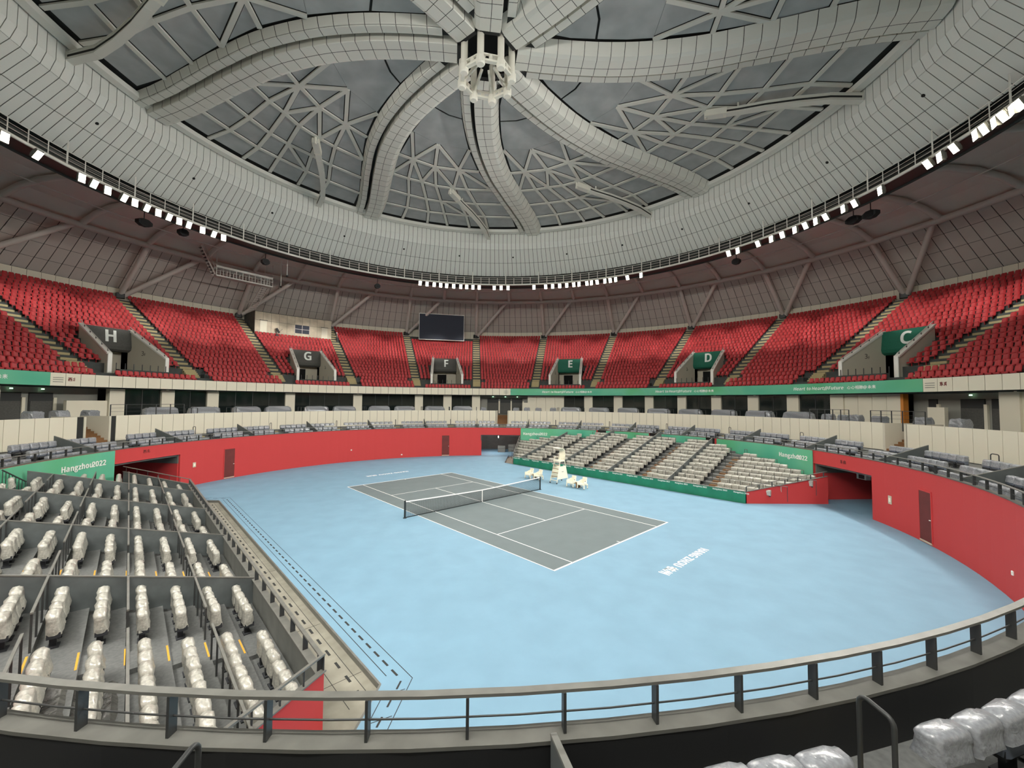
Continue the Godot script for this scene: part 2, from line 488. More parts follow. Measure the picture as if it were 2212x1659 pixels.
# ------------------------------------------------------------------ floodlights
func floodlights() -> void:
	var seen := [127.6, 131.2, 136.5, 138.1, 139.9, 142.2, 143.7, 145.5, 147.2, 148.9, 150.5, 152.1, 154.4, 156.4, 158.1,
		202.0, 203.8, 205.7, 207.4, 209.0, 210.9, 212.8, 214.4, 216.1, 217.8, 221.9, 223.8, 225.7, 232.8, 236.0, 237.9, 239.8, 241.7, 243.6, 245.0, 247.1, 248.3, 249.8, 251.8, 253.2, 254.6, 257.6, 261.0,
		281.2, 283.1, 287.2, 289.8, 291.9, 294.2, 296.1, 297.9, 299.6, 302.5, 304.3, 308.2, 314.8, 316.3, 318.1, 320.6, 321.6, 322.7, 323.7, 324.6, 325.4]
	var all := seen.duplicate()
	for a in [336.4, 334.4, 332.1, 330.5, 328.9]: all.append(a)              # the same banks go on outside the frame
	for k in 28: all.append(22.0 + k * 2.12)
	for k in 12: all.append(101.2 + k * 2.2)
	var body := MB.new()
	body.box(Vector3(0, 0, -0.14), Vector3(0.225, 0, 0), Vector3(0, 0.35, 0), Vector3(0, 0, 0.13))
	for k in 5: body.box(Vector3(-0.18 + k * 0.09, 0, -0.31), Vector3(0.012, 0, 0), Vector3(0, 0.22, 0), Vector3(0, 0, 0.05))
	var face := MB.new()
	face.box(Vector3(0, 0, 0.0), Vector3(0.215, 0, 0), Vector3(0, 0.335, 0), Vector3(0, 0, 0.012))
	var yoke := MB.new()
	for s in [-1.0, 1.0]: yoke.box(Vector3(0.238 * s, 0.2, -0.14), Vector3(0.012, 0, 0), Vector3(0, 0.2, 0), Vector3(0, 0, 0.03))
	yoke.box(Vector3(0, 0.42, -0.14), Vector3(0.245, 0, 0), Vector3(0, 0.012, 0), Vector3(0, 0, 0.03))
	var mb := body.mesh(); var mf := face.mesh(); var my := yoke.mesh()
	all.sort()
	var beams := int((all.size() + 1) / 2.0)
	for i in all.size():
		var a: float = all[i]
		var at := pol(33.5, a, 25.72)
		var across := i % 2 == 0      # every second one is a narrow beam across the hall onto the seats opposite
		var aim := pol(-lerpf(-1.0, 24.0, fposmod(a * 7.31, 1.0)), a + (fposmod(a * 3.7, 1.0) - 0.5) * 30.0, 0.0)
		if across: aim = pol(48.6, 180.0 + 22.0 + (i / 2.0) * 360.0 / beams, 17.3)
		var t := Transform3D(Basis(), at).looking_at(aim, Vector3.UP, true)
		var o := thing("floodlight", "rectangular white floodlight hung in a row under the ring catwalk", "floodlight", t, "floodlights along the ring catwalk")
		part("housing", mb, M.rail_grey, o)
		part("lens", mf, M.lamp_face, o)
		part("yoke", my, M.rail_grey, o)
		var l := SpotLight3D.new()
		l.name = "light"
		o.add_child(l, true)
		l.transform = Transform3D(Basis(Vector3.UP, PI), Vector3(0, 0, 0.05))
		l.light_color = Color(1.0, 0.985, 0.955)
		l.light_size = 0.22
		l.shadow_enabled = true
		l.spot_range = 140.0
		l.spot_attenuation = 2.0
		if across:
			l.spot_angle = 2.8
			l.spot_angle_attenuation = 0.8
			l.light_energy = STAND_LIGHT
		else:
			l.spot_angle = 60.0
			l.spot_angle_attenuation = 0.8
			# the banks over the long side by the viewer and by the red side wall burn brighter than those facing them
			l.light_energy = COURT_LIGHT * (0.35 if a > 90.0 and a < 165.0 else 0.7 if a >= 165.0 and a < 270.0 else 1.5)

# ------------------------------------------------------------------ red wall round the floor
const TUNNELS := [[38.3, 50.3], [129.7, 141.7], [218.6, 230.8], [309.7, 321.7]]
func court_wall() -> void:
	var w := thing("wall_court", "low red ring wall around the blue floor", "wall", Transform3D(), "", "structure")
	var full := func(a0, a1, y0, y1, called, m):
		var b := MB.new()
		b.sweep([Vector2(26.25, y0), Vector2(26.25, y1), Vector2(26.45, y1), Vector2(26.45, y0)], a0, a1, maxi(2, int((a1 - a0) / 2.4)))
		bpart(called, b, m, w)
	# arcs of the wall; behind the two stands it is cut down where stairs pass through
	full.call(141.7, 218.6, -0.2, 3.86, "wall_arc", M.red_wall)
	full.call(321.7, 398.3, -0.2, 3.86, "wall_arc", M.red_wall)
	for base in [[50.3, 129.7], [230.8, 309.7]]:
		var c: float = (base[0] + base[1]) / 2.0
		var cuts := [c - 14.9, c, c + 14.9]
		var a: float = base[0]
		for q in cuts:
			full.call(a, q - 1.35, -0.2, 3.86, "wall_arc", M.red_wall)
			full.call(q - 1.35, q + 1.35, -0.2, 2.7, "wall_low", M.concrete_dark)
			a = q + 1.35
		full.call(a, base[1], -0.2, 3.86, "wall_arc", M.red_wall)
	for t in TUNNELS:
		full.call(t[0], t[1], 2.85, 3.86, "lintel", M.red_wall)
	var b := MB.new()
	b.sweep([Vector2(26.22, 3.86), Vector2(26.22, 3.9), Vector2(26.48, 3.9), Vector2(26.48, 3.86)], 0, 360, 150, true, false)
	bpart("coping", b, M.coping, w)
	b = MB.new()
	b.sweep([Vector2(26.455, 3.0), Vector2(26.455, 3.86), Vector2(26.475, 3.86), Vector2(26.475, 3.0)], 0, 360, 120, true, false)
	bpart("inner_lining", b, M.black_plastic, w)
	# tunnels
	for i in 4:
		var t: Array = TUNNELS[i]
		var tn := thing("tunnel", ["dark red players' tunnel beside the wrapped seats by the camera", "dark red tunnel behind the end rail of the wrapped seats", "dark tunnel with two ceiling lamps and crates", "dark red tunnel with two hanging fan units"][i], "tunnel", Transform3D(), "", "structure")
		for s in 2:
			b = MB.new()
			var q0 := pol(26.4, t[s], 0); var q1 := pol(34.0, t[s], 0)
			b.bar(q0 + Vector3(0, 0.95, 0), q1 + Vector3(0, 0.95, 0), 0.2, 2.3)
			bpart("side_wall", b, M.red_wall, tn)
			b = MB.new()
			b.bar(q0 + Vector3(0, 2.5, 0), q1 + Vector3(0, 2.5, 0), 0.2, 0.85)
			bpart("side_wall_top", b, M.concrete, tn)
		b = MB.new()
		b.sweep([Vector2(26.45, 2.86), Vector2(34.2, 2.86), Vector2(34.2, 2.96), Vector2(26.45, 2.96)], t[0], t[1], 4)
		bpart("tunnel_ceiling", b, M.concrete, tn)
		b = MB.new()
		b.sweep([Vector2(34.0, -0.2), Vector2(34.2, -0.2), Vector2(34.2, 3.0), Vector2(34.0, 3.0)], t[0], t[1], 4)
		bpart("back_wall", b, M.red_wall if i != 2 else M.concrete, tn)
	# wall banners
	var banners := [[-129.2, -106.3, "green sports banner with city and year, on the wall beside the tunnel with lamps"], [-103.4, -91.1, "plain green banner strip between two stair gaps, second from the tunnel with lamps"], [-88.2, -75.7, "plain green banner strip between two stair gaps, second from the tunnel with fans"], [-72.9, -50.3, "green sports banner with city and year, on the wall beside the tunnel with fans"], [106.4, 129.5, "green sports banner with city and year, behind the rows of pale wrapped seats"], [91.2, 103.6, "plain green banner strip behind the pale wrapped seats"]]
	for k in banners.size():
		var bn: Array = banners[k]
		var o := thing("wall_banner", bn[2], "banner")
		b = MB.new()
		b.sweep([Vector2(26.17, 1.2), Vector2(26.17, 3.84), Vector2(26.21, 3.84), Vector2(26.21, 1.2)], bn[0], bn[1], 10)
		bpart("sheet", b, M.banner, o)
		var texts := {0: [-125.9, 2.98, -122.2], 3: [-55.2, 3.02, -52.5], 4: [123.2, 3.02, 126.7]}
		if texts.has(k):
			words("word", "Hangzhou", 0.36, M.print_white, o, face_in(26.12, texts[k][0] , texts[k][1] + 0.1))
			words("word", "2022", 0.36, M.print_white, o, face_in(26.12, texts[k][2] , texts[k][1] + 0.1))
	# doors in the red wall
	var di := 0
	for a in [-28.0, -152.0, 151.8]:
		di += 1
		var d := thing("door_%d" % di, "brown flush door in the red wall " + ["next to the tunnel with fans", "near the tunnel with lamps", "near the end of the wrapped seat rows"][di - 1], "door", face_in(26.24, a, 0.12), "", "structure")
		b = MB.new(); b.abox(-0.5, 0.5, 0.02, 2.68, -0.02, 0.03); bpart("leaf", b, M.door_brown, d)
		b = MB.new()
		b.abox(-0.56, -0.5, 0, 2.75, -0.02, 0.045); b.abox(0.5, 0.56, 0, 2.75, -0.02, 0.045); b.abox(-0.5, 0.5, 2.68, 2.75, -0.02, 0.045)
		bpart("frame", b, M.red_wall, d)
		b = MB.new(); b.abox(-0.5, 0.5, -0.06, 0.02, -0.02, 0.06); bpart("threshold", b, M.beige, d)
		b = MB.new(); b.abox(0.36, 0.46, 1.2, 1.24, 0.03, 0.07); bpart("handle", b, M.steel_white, d)
	for q in [[144.5, 1.78, 0.28, 0.42, "beige notice plate on the red wall beside the dark tunnel by the wrapped seats"], [-34.7, 1.65, 0.28, 0.5, "beige notice plate on the red wall beside the tunnel with fans"], [-178.8, 1.42, 0.16, 0.14, "small white socket box high on the red wall between the brown doors"], [-164.8, 0.42, 0.2, 0.14, "small white socket box low on the red wall, left of a brown door"], [-12.0, 1.1, 0.12, 0.16, "small white socket box on the red wall past the last brown door"]]:
		var o := thing("wall_plate", q[4], "plate", face_in(26.24, q[0], q[1]))
		b = MB.new(); b.cbox(Vector3(0, 0, 0.02), Vector3(q[2], q[3], 0.05), 0.012); bpart("cover", b, M.beige if q[2] > 0.2 else M.print_white, o)
		b = MB.new(); b.abox(-q[2] * 0.3, q[2] * 0.3, -q[3] * 0.25, q[3] * 0.25, 0.045, 0.05); bpart("inset", b, M.chair_white, o)
	for q in [[134.7, 3.36, "西北", "dark lettering over the dark tunnel beside the green banner"], [-44.6, 3.22, "东南", "dark lettering over the tunnel with fans"]]:
		var o := thing("tunnel_sign", q[3], "sign", face_in(26.235, q[0], q[1]))
		han("character", q[2], 0.26, M.door_brown, o, Transform3D())
	# guard rail on the coping
	var gr := thing("guard_rail", "dark grey steel guard rail running round the top of the red wall", "railing")
	b = MB.new(); b.sweep([Vector2(26.29, 4.335), Vector2(26.29, 4.37), Vector2(26.39, 4.37), Vector2(26.39, 4.335)], 0, 360, 160, true, false); bpart("top_rail", b, M.rail_grey, gr)
	b = MB.new()
	var ring := []
	for k in 160: ring.append(pol(26.34, k * 2.25, 4.1))
	b.tube(ring, 0.011, 5, true)
	bpart("mid_rail", b, M.rail_dark, gr)
	b = MB.new(); b.box(Vector3(0, 4.11, 0), Vector3(0.055, 0, 0), Vector3(0, 0.225, 0), Vector3(0, 0, 0.016))
	var pm := b.mesh()
	for k in 153:
		var a := 39.51 + k * 2.353
		part("post", pm, M.rail_dark, gr, Transform3D(Basis(er(a), Vector3.UP, et(a)), pol(26.34, a, 0)))

# ------------------------------------------------------------------ lower bowl
func lower_bowl() -> void:
	var lb := thing("floor_lower_bowl", "dark concrete steps of the lower seating ring", "floor", Transform3D(), "", "structure")
	for st in [[26.46, 27.36, 3.2], [27.36, 28.31, 3.52], [28.31, 29.3, 3.88], [29.3, 30.8, 4.05]]:
		var b := MB.new()
		b.sweep([Vector2(st[0], st[2] - 0.5), Vector2(st[0], st[2]), Vector2(st[1], st[2]), Vector2(st[1], st[2] - 0.5)], 0, 360, 120, true, false)
		bpart("terrace", b, M.stand_floor, lb)
	for k in 24:
		var a := k * 15.0
		if not (in_view(pol(28, a, 4), 200.0)): continue
		for s in [[26.95, 3.36], [27.9, 3.69], [28.9, 3.97]]:
			var b := MB.new()
			b.box(pol(s[0] + 0.25, a, s[1] - 0.09), er(a) * 0.16, Vector3(0, 0.09, 0), et(a) * 0.42)
			bpart("step", b, M.step, lb)
	# partitions between the blocks
	for k in 24:
		var a := 7.5 + k * 15.0
		if not (in_view(pol(28, a, 4.2), 300.0)): continue
		var b := MB.new()
		var e := et(a) * 0.03
		b.slab([pol(26.5, a, 3.2) - e, pol(26.5, a, 3.98) - e, pol(29.3, a, 4.95) - e, pol(29.3, a, 3.9) - e], e * 2.0)
		var o := thing("block_partition", "slate grey sloping partition panel between blocks of wrapped seats on the lower ring", "partition", Transform3D(), "partitions of the lower ring")
		bpart("panel", b, M.partition, o)
		b = MB.new(); b.bar(pol(26.5, a, 3.99), pol(29.3, a, 4.96), 0.07, 0.03)
		bpart("top_trim", b, M.rail_grey, o)
	for k in 24:
		var a := k * 15.0
		for q in [[26.85, 27.2, 3.2, 4.28], [29.65, 30.0, 4.05, 4.9]]:
			if q[0] < 29 and k not in [1, 2, 3]: continue
			if not (in_view(pol(q[0], a, 4.4), 60.0)): continue
			if q[0] > 29 and absf(fposmod(a, 90.0) - 45.0) < 5.0: continue
			var o := thing("handrail", "inverted U handrail of grey tube at a stair of the lower ring", "handrail", Transform3D(), "aisle handrails of the lower ring")
			var b := MB.new()
			var path := [pol(q[0], a, q[2])]
			for j in 5:
				var u := PI - j * PI / 8.0
				path.append(pol(q[0] + 0.09 + 0.09 * cos(u), a, q[3] - 0.09 + 0.09 * sin(u)))
			for j in 5:
				var u := PI / 2 - j * PI / 8.0
				path.append(pol(q[1] - 0.09 + 0.09 * cos(u), a, q[3] - 0.12 + 0.09 * sin(u)))
			path.append(pol(q[1], a, q[2]))
			b.tube(path, 0.026, 8)
			bpart("tube", b, M.rail_dark, o)

# ------------------------------------------------------------------ club level (second floor)
const WINS := [[146.0, 151.2], [153.1, 158.3], [160.2, 172.5], [174.4, 187.0], [189.0, 201.7], [203.7, 208.9], [211.0, 216.3], [240.4, 245.6], [247.7, 253.0], [255.1, 260.5], [262.5, 268.0], [269.9, 275.3], [277.3, 282.6], [284.6, 289.8], [291.8, 297.0]]
const GAPS := [[133.9, 137.4], [223.1, 226.3], [313.0, 316.2]]
func club_level() -> void:
	var w := thing("wall_parapet", "cream panelled parapet of the second floor with stair gaps", "wall", Transform3D(), "", "structure")
	var pb := MB.new(); pb.abox(-0.462, 0.462, 0.04, 2.1, -0.02, 0.03)
	var pmesh := pb.mesh()
	for k in 200:
		var a := 0.55 + k * 1.8
		if a < 95.0 or a > 345.0: continue
		var skip := false
		for g in GAPS:
			if a > g[0] - 0.3 and a < g[1] + 0.3: skip = true
		if not skip: part("panel", pmesh, M.white_panel, w, face_in(30.55, a, 4.05))
	var last := 95.0
	for g in GAPS + [[345.0, 345.0]]:
		var b := MB.new()
		b.sweep([Vector2(30.57, 4.0), Vector2(30.57, 6.12), Vector2(30.7, 6.12), Vector2(30.7, 4.0)], last, g[0], 30)
		bpart("core", b, M.joint, w)
		last = g[1]
		if g[0] < 340.0:
			for j in 8:
				b = MB.new()
				b.sweep([Vector2(30.6 + j * 0.3, 4.0), Vector2(30.6 + j * 0.3, 4.21 + j * 0.17), Vector2(30.95 + j * 0.3, 4.21 + j * 0.17), Vector2(30.95 + j * 0.3, 4.0)], g[0], g[1], 2)
				bpart("step", b, M.step_wood, w)
			for s in 2:
				b = MB.new(); b.bar(pol(30.52, g[s], 5.07), pol(33.1, g[s], 5.07), 0.16, 2.12); bpart("stair_cheek", b, M.vomitory_wall, w)
	# the parapet behind the viewer
	var b2 := MB.new()
	b2.sweep([Vector2(30.57, 4.0), Vector2(30.57, 6.12), Vector2(30.7, 6.12), Vector2(30.7, 4.0)], -15.0, 95.0, 40)
	bpart("core", b2, M.white_panel, w)
	var fl := thing("floor_club", "second floor slab behind the cream parapet", "floor", Transform3D(), "", "structure")
	var arcs := [[95.0, 133.9], [137.4, 223.1], [226.3, 313.0], [316.2, 455.0]]
	for q in arcs:
		var b := MB.new()
		b.sweep([Vector2(30.7, 5.35), Vector2(30.7, 5.55), Vector2(36.3, 5.55), Vector2(36.3, 5.35)], q[0], q[1], int((q[1] - q[0]) / 2.5))
		bpart("slab", b, M.concrete, fl)
	var bb := MB.new()
	for g in GAPS: bb.sweep([Vector2(33.0, 5.35), Vector2(33.0, 5.55), Vector2(36.3, 5.55), Vector2(36.3, 5.35)], g[0], g[1], 2)
	bpart("landing", bb, M.concrete, fl)
	# back wall with windows, doors and panels
	var bw := thing("wall_club", "second floor back wall of cream piers and dark glazing", "wall", Transform3D(), "", "structure")
	var b := MB.new()
	b.sweep([Vector2(39.2, 5.3), Vector2(39.2, 8.6), Vector2(39.4, 8.6), Vector2(39.4, 5.3)], 0, 360, 90, true, false)
	bpart("room_back", b, M.concrete, bw)
	b = MB.new()
	b.sweep([Vector2(36.3, 5.35), Vector2(36.3, 5.5), Vector2(39.3, 5.5), Vector2(39.3, 5.35)], 0, 360, 90, true, false)
	bpart("room_floor", b, M.concrete, bw)
	var slabs := func(a0, a1, called, m, y0, y1, r0 := 35.75):
		var q := MB.new()
		q.sweep([Vector2(r0, y0), Vector2(r0, y1), Vector2(36.05, y1), Vector2(36.05, y0)], a0, a1, maxi(1, int((a1 - a0) / 1.5)))
		bpart(called, q, m, bw)
	slabs.call(320.3, 492.0, "plain_wall", M.white_panel, 5.55, 8.55)
	for q in [[144.0, 146.0], [151.2, 153.1], [158.3, 160.2], [172.5, 174.4], [187.0, 189.0], [201.7, 203.7], [208.9, 211.0], [216.3, 218.4], [245.6, 247.7], [253.0, 255.1], [260.5, 262.5], [268.0, 269.9], [275.3, 277.3], [282.6, 284.6], [289.8, 291.8], [297.0, 299.0], [318.3, 320.3]]:
		slabs.call(q[0], q[1], "pier", M.white_panel, 5.55, 8.5, 35.6)
	for q in [[230.9, 233.2], [233.25, 235.6], [235.65, 238.0], [238.05, 240.35], [299.05, 301.0], [301.05, 303.0], [303.05, 305.0], [305.05, 306.9]]:
		slabs.call(q[0], q[1], "wall_panel", M.white_panel, 5.55, 8.3)
		slabs.call(q[0], q[1], "frieze", M.grey_panel, 8.32, 8.55)
	# recessed door bays
	for q in [[218.4, 230.9, [[220.3, 223.2], [223.6, 226.3], [226.7, 229.4]]], [306.9, 318.3, [[308.8, 309.8], [312.4, 314.9], [315.6, 318.0]]], [132.0, 144.0, [[133.2, 135.5], [136.3, 138.8]]]]:
		b = MB.new()
		b.sweep([Vector2(37.0, 5.5), Vector2(37.0, 8.55), Vector2(37.1, 8.55), Vector2(37.1, 5.5)], q[0], q[1], 8)
		bpart("bay_back", b, M.bay, bw)
		for d in q[2]:
			b = MB.new(); b.sweep([Vector2(36.9, 5.55), Vector2(36.9, 8.0), Vector2(36.98, 8.0), Vector2(36.98, 5.55)], d[0], d[1], 3); bpart("door_leaf", b, M.door_dark, bw)
			b = MB.new(); b.sweep([Vector2(36.86, 5.55), Vector2(36.86, 7.3), Vector2(36.9, 7.3), Vector2(36.9, 5.55)], d[0] + 0.1, d[1] - 0.1, 3); bpart("door_screen", b, M.grey_letter_panel, bw)
			b = MB.new(); b.sweep([Vector2(36.82, 5.55), Vector2(36.82, 7.6), Vector2(36.98, 7.6), Vector2(36.98, 5.55)], d[1], d[1] + 0.35, 1); bpart("door_post", b, M.white_panel, bw)
			if d[1] - d[0] > 1.5:
				var ex := thing("exit_lamp", "small lit green exit lamp above a dark second floor door", "lamp", face_in(36.8, (d[0] + d[1]) / 2.0, 8.3), "exit lamps over the second floor doors")
				b = MB.new(); b.cbox(Vector3.ZERO, Vector3(0.22, 0.1, 0.06), 0.02); bpart("lens", b, M.exit_sign, ex)
	for q in [[229.5, 230.9], [310.2, 312.2], [139.0, 143.9]]:
		slabs.call(q[0], q[1], "low_panel", M.white_panel, 5.55, 7.35)
	for i in WINS.size():
		var q: Array = WINS[i]
		var mid: float = (q[0] + q[1]) / 2.0
		var wn := thing("window_%d" % (i + 1), "dark glazed suite window between cream piers on the second floor", "window", Transform3D(), "second floor suite windows", "structure")
		var panes := 4 if q[1] - q[0] > 8.0 else 2
		for k in panes:
			var a0: float = lerpf(q[0], q[1], float(k) / panes)
			var a1: float = lerpf(q[0], q[1], float(k + 1) / panes)
			b = MB.new(); b.sweep([Vector2(35.85, 5.6), Vector2(35.85, 8.48), Vector2(35.87, 8.48), Vector2(35.87, 5.6)], a0, a1, 2); bpart("pane", b, M.glass, wn)
			if k > 0:
				b = MB.new(); b.box(pol(35.84, a0, 7.0), er(a0) * 0.03, Vector3(0, 1.45, 0), et(a0) * 0.025); bpart("mullion", b, M.rail_dark, wn)
		b = MB.new(); b.sweep([Vector2(35.8, 8.44), Vector2(35.8, 8.54), Vector2(35.9, 8.54), Vector2(35.9, 8.44)], q[0], q[1], 3); bpart("head_frame", b, M.rail_dark, wn)
		# furniture glimpsed inside
		b = MB.new(); b.box(pol(38.2, mid, 6.2), er(mid) * 0.3, Vector3(0, 0.6, 0), et(mid) * 1.2); bpart("cabinet", b, M.concrete, wn)
	# third floor fascia
	var fa := thing("wall_fascia", "cream panelled fascia band in front of the upper tier", "wall", Transform3D(), "", "structure")
	b = MB.new()
	b.sweep([Vector2(34.47, 8.55), Vector2(34.47, 9.57), Vector2(34.65, 9.57), Vector2(34.65, 8.75), Vector2(36.4, 8.75), Vector2(36.4, 8.55)], 0, 360, 120, true, false)
	bpart("core", b, M.joint, fa)
	b = MB.new(); b.abox(-0.52, 0.52, 0.0, 1.04, -0.02, 0.03)
	var fm := b.mesh()
	for k in 200:
		var a := 136.2 + k * 1.8
		if (a < 226.4) or (a > 312.5 and a < 340.0): part("panel", fm, M.white_panel, fa, face_in(34.45, a, 8.55))
	b = MB.new(); b.sweep([Vector2(35.6, 8.45), Vector2(35.6, 8.56), Vector2(39.4, 8.56), Vector2(39.4, 8.45)], 0, 360, 90, true, false); bpart("soffit_band", b, M.concrete_dark, fa)
	for q in [[-133.5, -48.3, "long green slogan banner on the fascia between the two compass signs"], [98.0, 135.3, "green slogan banner on the fascia ending at a compass sign, above the wrapped seats"]]:
		var o := thing("fascia_banner", q[2], "banner")
		b = MB.new(); b.sweep([Vector2(34.41, 8.55), Vector2(34.41, 9.6), Vector2(34.44, 9.6), Vector2(34.44, 8.55)], q[0], q[1], 36); bpart("sheet", b, M.banner, o)
		var starts := [-125.4, -96.6, -68.0] if q[0] < 0 else [117.3]
		for s in starts:
			var y := 8.93
			var bits := [["Heart", 1.35], ["to", 3.0], ["Heart,", 4.6], ["@Future", 7.1]]
			for w2 in bits: words("word", w2[0], 0.33, M.print_white, o, face_in(34.395, s + w2[1], y + 0.17) * Transform3D(Basis(Vector3(1, 0, 0), Vector3(0.18, 1, 0), Vector3(0, 0, 1)), Vector3.ZERO))
			for c in 7:
				var ch: String = "心心相融@未来"[c]
				if ch == "@": words("word", "@", 0.3, M.print_white, o, face_in(34.395, s + 9.15 + c * 0.62 + 0.25, y + 0.15))
				else: han("character", ch, 0.34, M.print_white, o, face_in(34.395, s + 9.15 + c * 0.62, y), 0.012, 0.12)
	var ci := 0
	for q in [[136.2, "西北"], [225.3, "东北"], [312.6, "东南"]]:
		ci += 1
		var o := thing("compass_sign", ["compass sign with three bars, above the wrapped seats", "compass sign with three bars over the dark door bay with wooden stairs", "compass sign with three bars next to the end of the long green slogan banner"][ci - 1], "sign", face_in(34.41, q[0], 8.55))
		for k in 3:
			b = MB.new(); b.abox(-0.36, 0.36, 0.3 + k * 0.17, 0.34 + k * 0.17, 0.0, 0.012); bpart("bar", b, M.concrete, o)
		han("character", q[1], 0.3, M.print_red if ci != 2 else M.print_dark, o, Transform3D(Basis(), Vector3(0.7, 0.42, 0.005)), 0.012, 0.15)

# ------------------------------------------------------------------ upper tier
const ROWS := 19
func row_r(i: int) -> float: return 38.6 + 0.86 * i
func row_y(i: int) -> float: return 11.0 + 0.53 * i

func upper_tier() -> void:
	var t := thing("floor_upper_tier", "stepped concrete terraces and stairs of the upper tier", "floor", Transform3D(), "", "structure")
	for s in 24:
		var c := s * 15.0
		var vom := s % 2 == 0
		var wide := not in_view(pol(46, c, 16), 400.0)
		var b := MB.new()
		for i in ROWS:
			var prof := [Vector2(row_r(i), row_y(i) - 0.7), Vector2(row_r(i), row_y(i)), Vector2(row_r(i) + 0.88, row_y(i)), Vector2(row_r(i) + 0.88, row_y(i) - 0.7)]
			if vom and i < 5 and not wide:
				b.sweep(prof, c - 7.5, c - 3.75, 3); b.sweep(prof, c + 3.75, c + 7.5, 3)
			else: b.sweep(prof, c - 7.5, c + 7.5, 3 if wide else 6)
		bpart("terrace", b, M.concrete_dark, t)
		# wall below the first row and the cross aisle
		b = MB.new()
		var wp := [Vector2(38.55, 9.6), Vector2(38.55, 11.0), Vector2(38.7, 11.0), Vector2(38.7, 9.6)]
		if vom and not wide:
			b.sweep(wp, c - 7.5, c - 3.75, 2); b.sweep(wp, c + 3.75, c + 7.5, 2)
		else: b.sweep(wp, c - 7.5, c + 7.5, 4)
		b.sweep([Vector2(36.5, 9.7), Vector2(36.5, 9.95), Vector2(38.7, 9.95), Vector2(38.7, 9.7)], c - 7.5, c + 7.5, 4)
		b.sweep([Vector2(34.65, 9.0), Vector2(34.65, 9.35), Vector2(35.6, 9.35), Vector2(35.6, 9.0)], c - 7.5, c + 7.5, 4)
		b.sweep([Vector2(35.6, 9.2), Vector2(35.6, 9.88), Vector2(36.5, 9.88), Vector2(36.5, 9.2)], c - 7.5, c + 7.5, 4)
		bpart("cross_aisle", b, M.concrete_dark, t)
		if not vom:   # one narrower row in front of the first
			b = MB.new()
			b.sweep([Vector2(37.7, 9.9), Vector2(37.7, 10.47), Vector2(38.6, 10.47), Vector2(38.6, 9.9)], c - 5.6, c + 5.6, 6)
			bpart("front_terrace", b, M.concrete_dark, t)
		elif not wide:   # sloping grey cover behind the single front row
			b = MB.new()
			b.sweep([Vector2(35.7, 9.6), Vector2(36.3, 10.35), Vector2(36.7, 10.4), Vector2(36.9, 9.9)], c - 4.2, c + 4.2, 6)
			bpart("sloping_cover", b, M.concrete_dark, t)
	for s in 24:
		var a := 7.5 + s * 15.0
		if not in_view(pol(46, a, 15), 500.0): continue
		var b := MB.new()
		for i in ROWS:
			for k in 2:
				var r := row_r(i) - 0.86 + k * 0.43 + 0.43
				var y := row_y(i) - 0.53 + (k + 1) * 0.265
				b.box(pol(r + 0.215, a, y - 0.2), er(a) * 0.215, Vector3(0, 0.2, 0), et(a) * 0.62)
		for k in 5:
			b.box(pol(37.5 + k * 0.25, a, 10.05 + k * 0.2), er(a) * 0.13, Vector3(0, 0.11, 0), et(a) * 0.62)
		bpart("stair", b, M.step, t)

# ------------------------------------------------------------------ wall above the seats
func upper_wall() -> void:
	var w := thing("wall_upper", "grey panelled wall leaning in above the red seats", "wall", Transform3D(), "", "structure")
	var p0 := Vector2(55.5, 22.1)
	var p1 := Vector2(49.3, 27.6)
	var b := MB.new()
	b.sweep([p0 + Vector2(0.06, 0.06), p1 + Vector2(0.06, 0.06), p1 + Vector2(0.4, 0.3), p0 + Vector2(0.4, 0.3)], 0, 360, 96, true, false)
	bpart("core", b, M.joint, w)
	var spec := []
	for s in 288:
		for k in 4:
			var a0 := s * 1.25 + 0.035
			var a1 := a0 + 1.18
			var q0 := p0.lerp(p1, (k + 0.012) / 4.0)
			var q1 := p0.lerp(p1, (k + 0.988) / 4.0)
			var m := MB.new()
			m.slab([pol(q0.x, a0, q0.y), pol(q0.x, a1, q0.y), pol(q1.x, a1, q1.y), pol(q1.x, a0, q1.y)], er(a0) * 0.05)
			spec.append([m, 0, show_size(pol((q0.x + q1.x) / 2.0, a0, (q0.y + q1.y) / 2.0))])
	arc_parts(spec, M.joint, "panel", w, M.grey_panel, 300)
	b = MB.new(); b.sweep([Vector2(55.15, 20.4), Vector2(55.15, 22.2), Vector2(55.7, 22.2), Vector2(55.7, 20.4)], 0, 360, 96, true, false)
	bpart("curb_core", b, M.joint, w)
	var c := MB.new(); c.abox(-0.585, 0.585, 0, 1.62, -0.02, 0.03)
	var cm := c.mesh()
	for s in 288:
		if in_view(pol(55.1, s * 1.25 + 0.6, 21.8), 40.0): part("curb_panel", cm, M.white_panel, w, face_in(55.13, s * 1.25 + 0.625, 20.55))
	# ring tube and its slanting struts
	var tb := thing("ring_beam", "thick grey tubular ring beam under the roof, carried by slanting struts", "beam", Transform3D(), "", "structure")
	var ring := []
	for k in 144: ring.append(pol(48.3, k * 2.5, 26.95))
	b = MB.new(); b.tube(ring, 0.34, 10, true); bpart("tube", b, M.steel, tb)
	for s in 24:
		var a := 7.5 + s * 15.0
		if not in_view(pol(52, a, 24), 500.0): continue
		for d in [0.0, 6.7]:
			b = MB.new()
			b.tube([pol(54.7, a + d * 0.06, 21.3), pol(48.5, a + d, 26.85)], 0.3, 10)
			bpart("strut", b, M.steel, tb)
		b = MB.new(); b.cbox(pol(54.75, a, 21.2), Vector3(0.9, 0.7, 0.9), 0.1); bpart("strut_foot", b, M.rail_dark, tb)

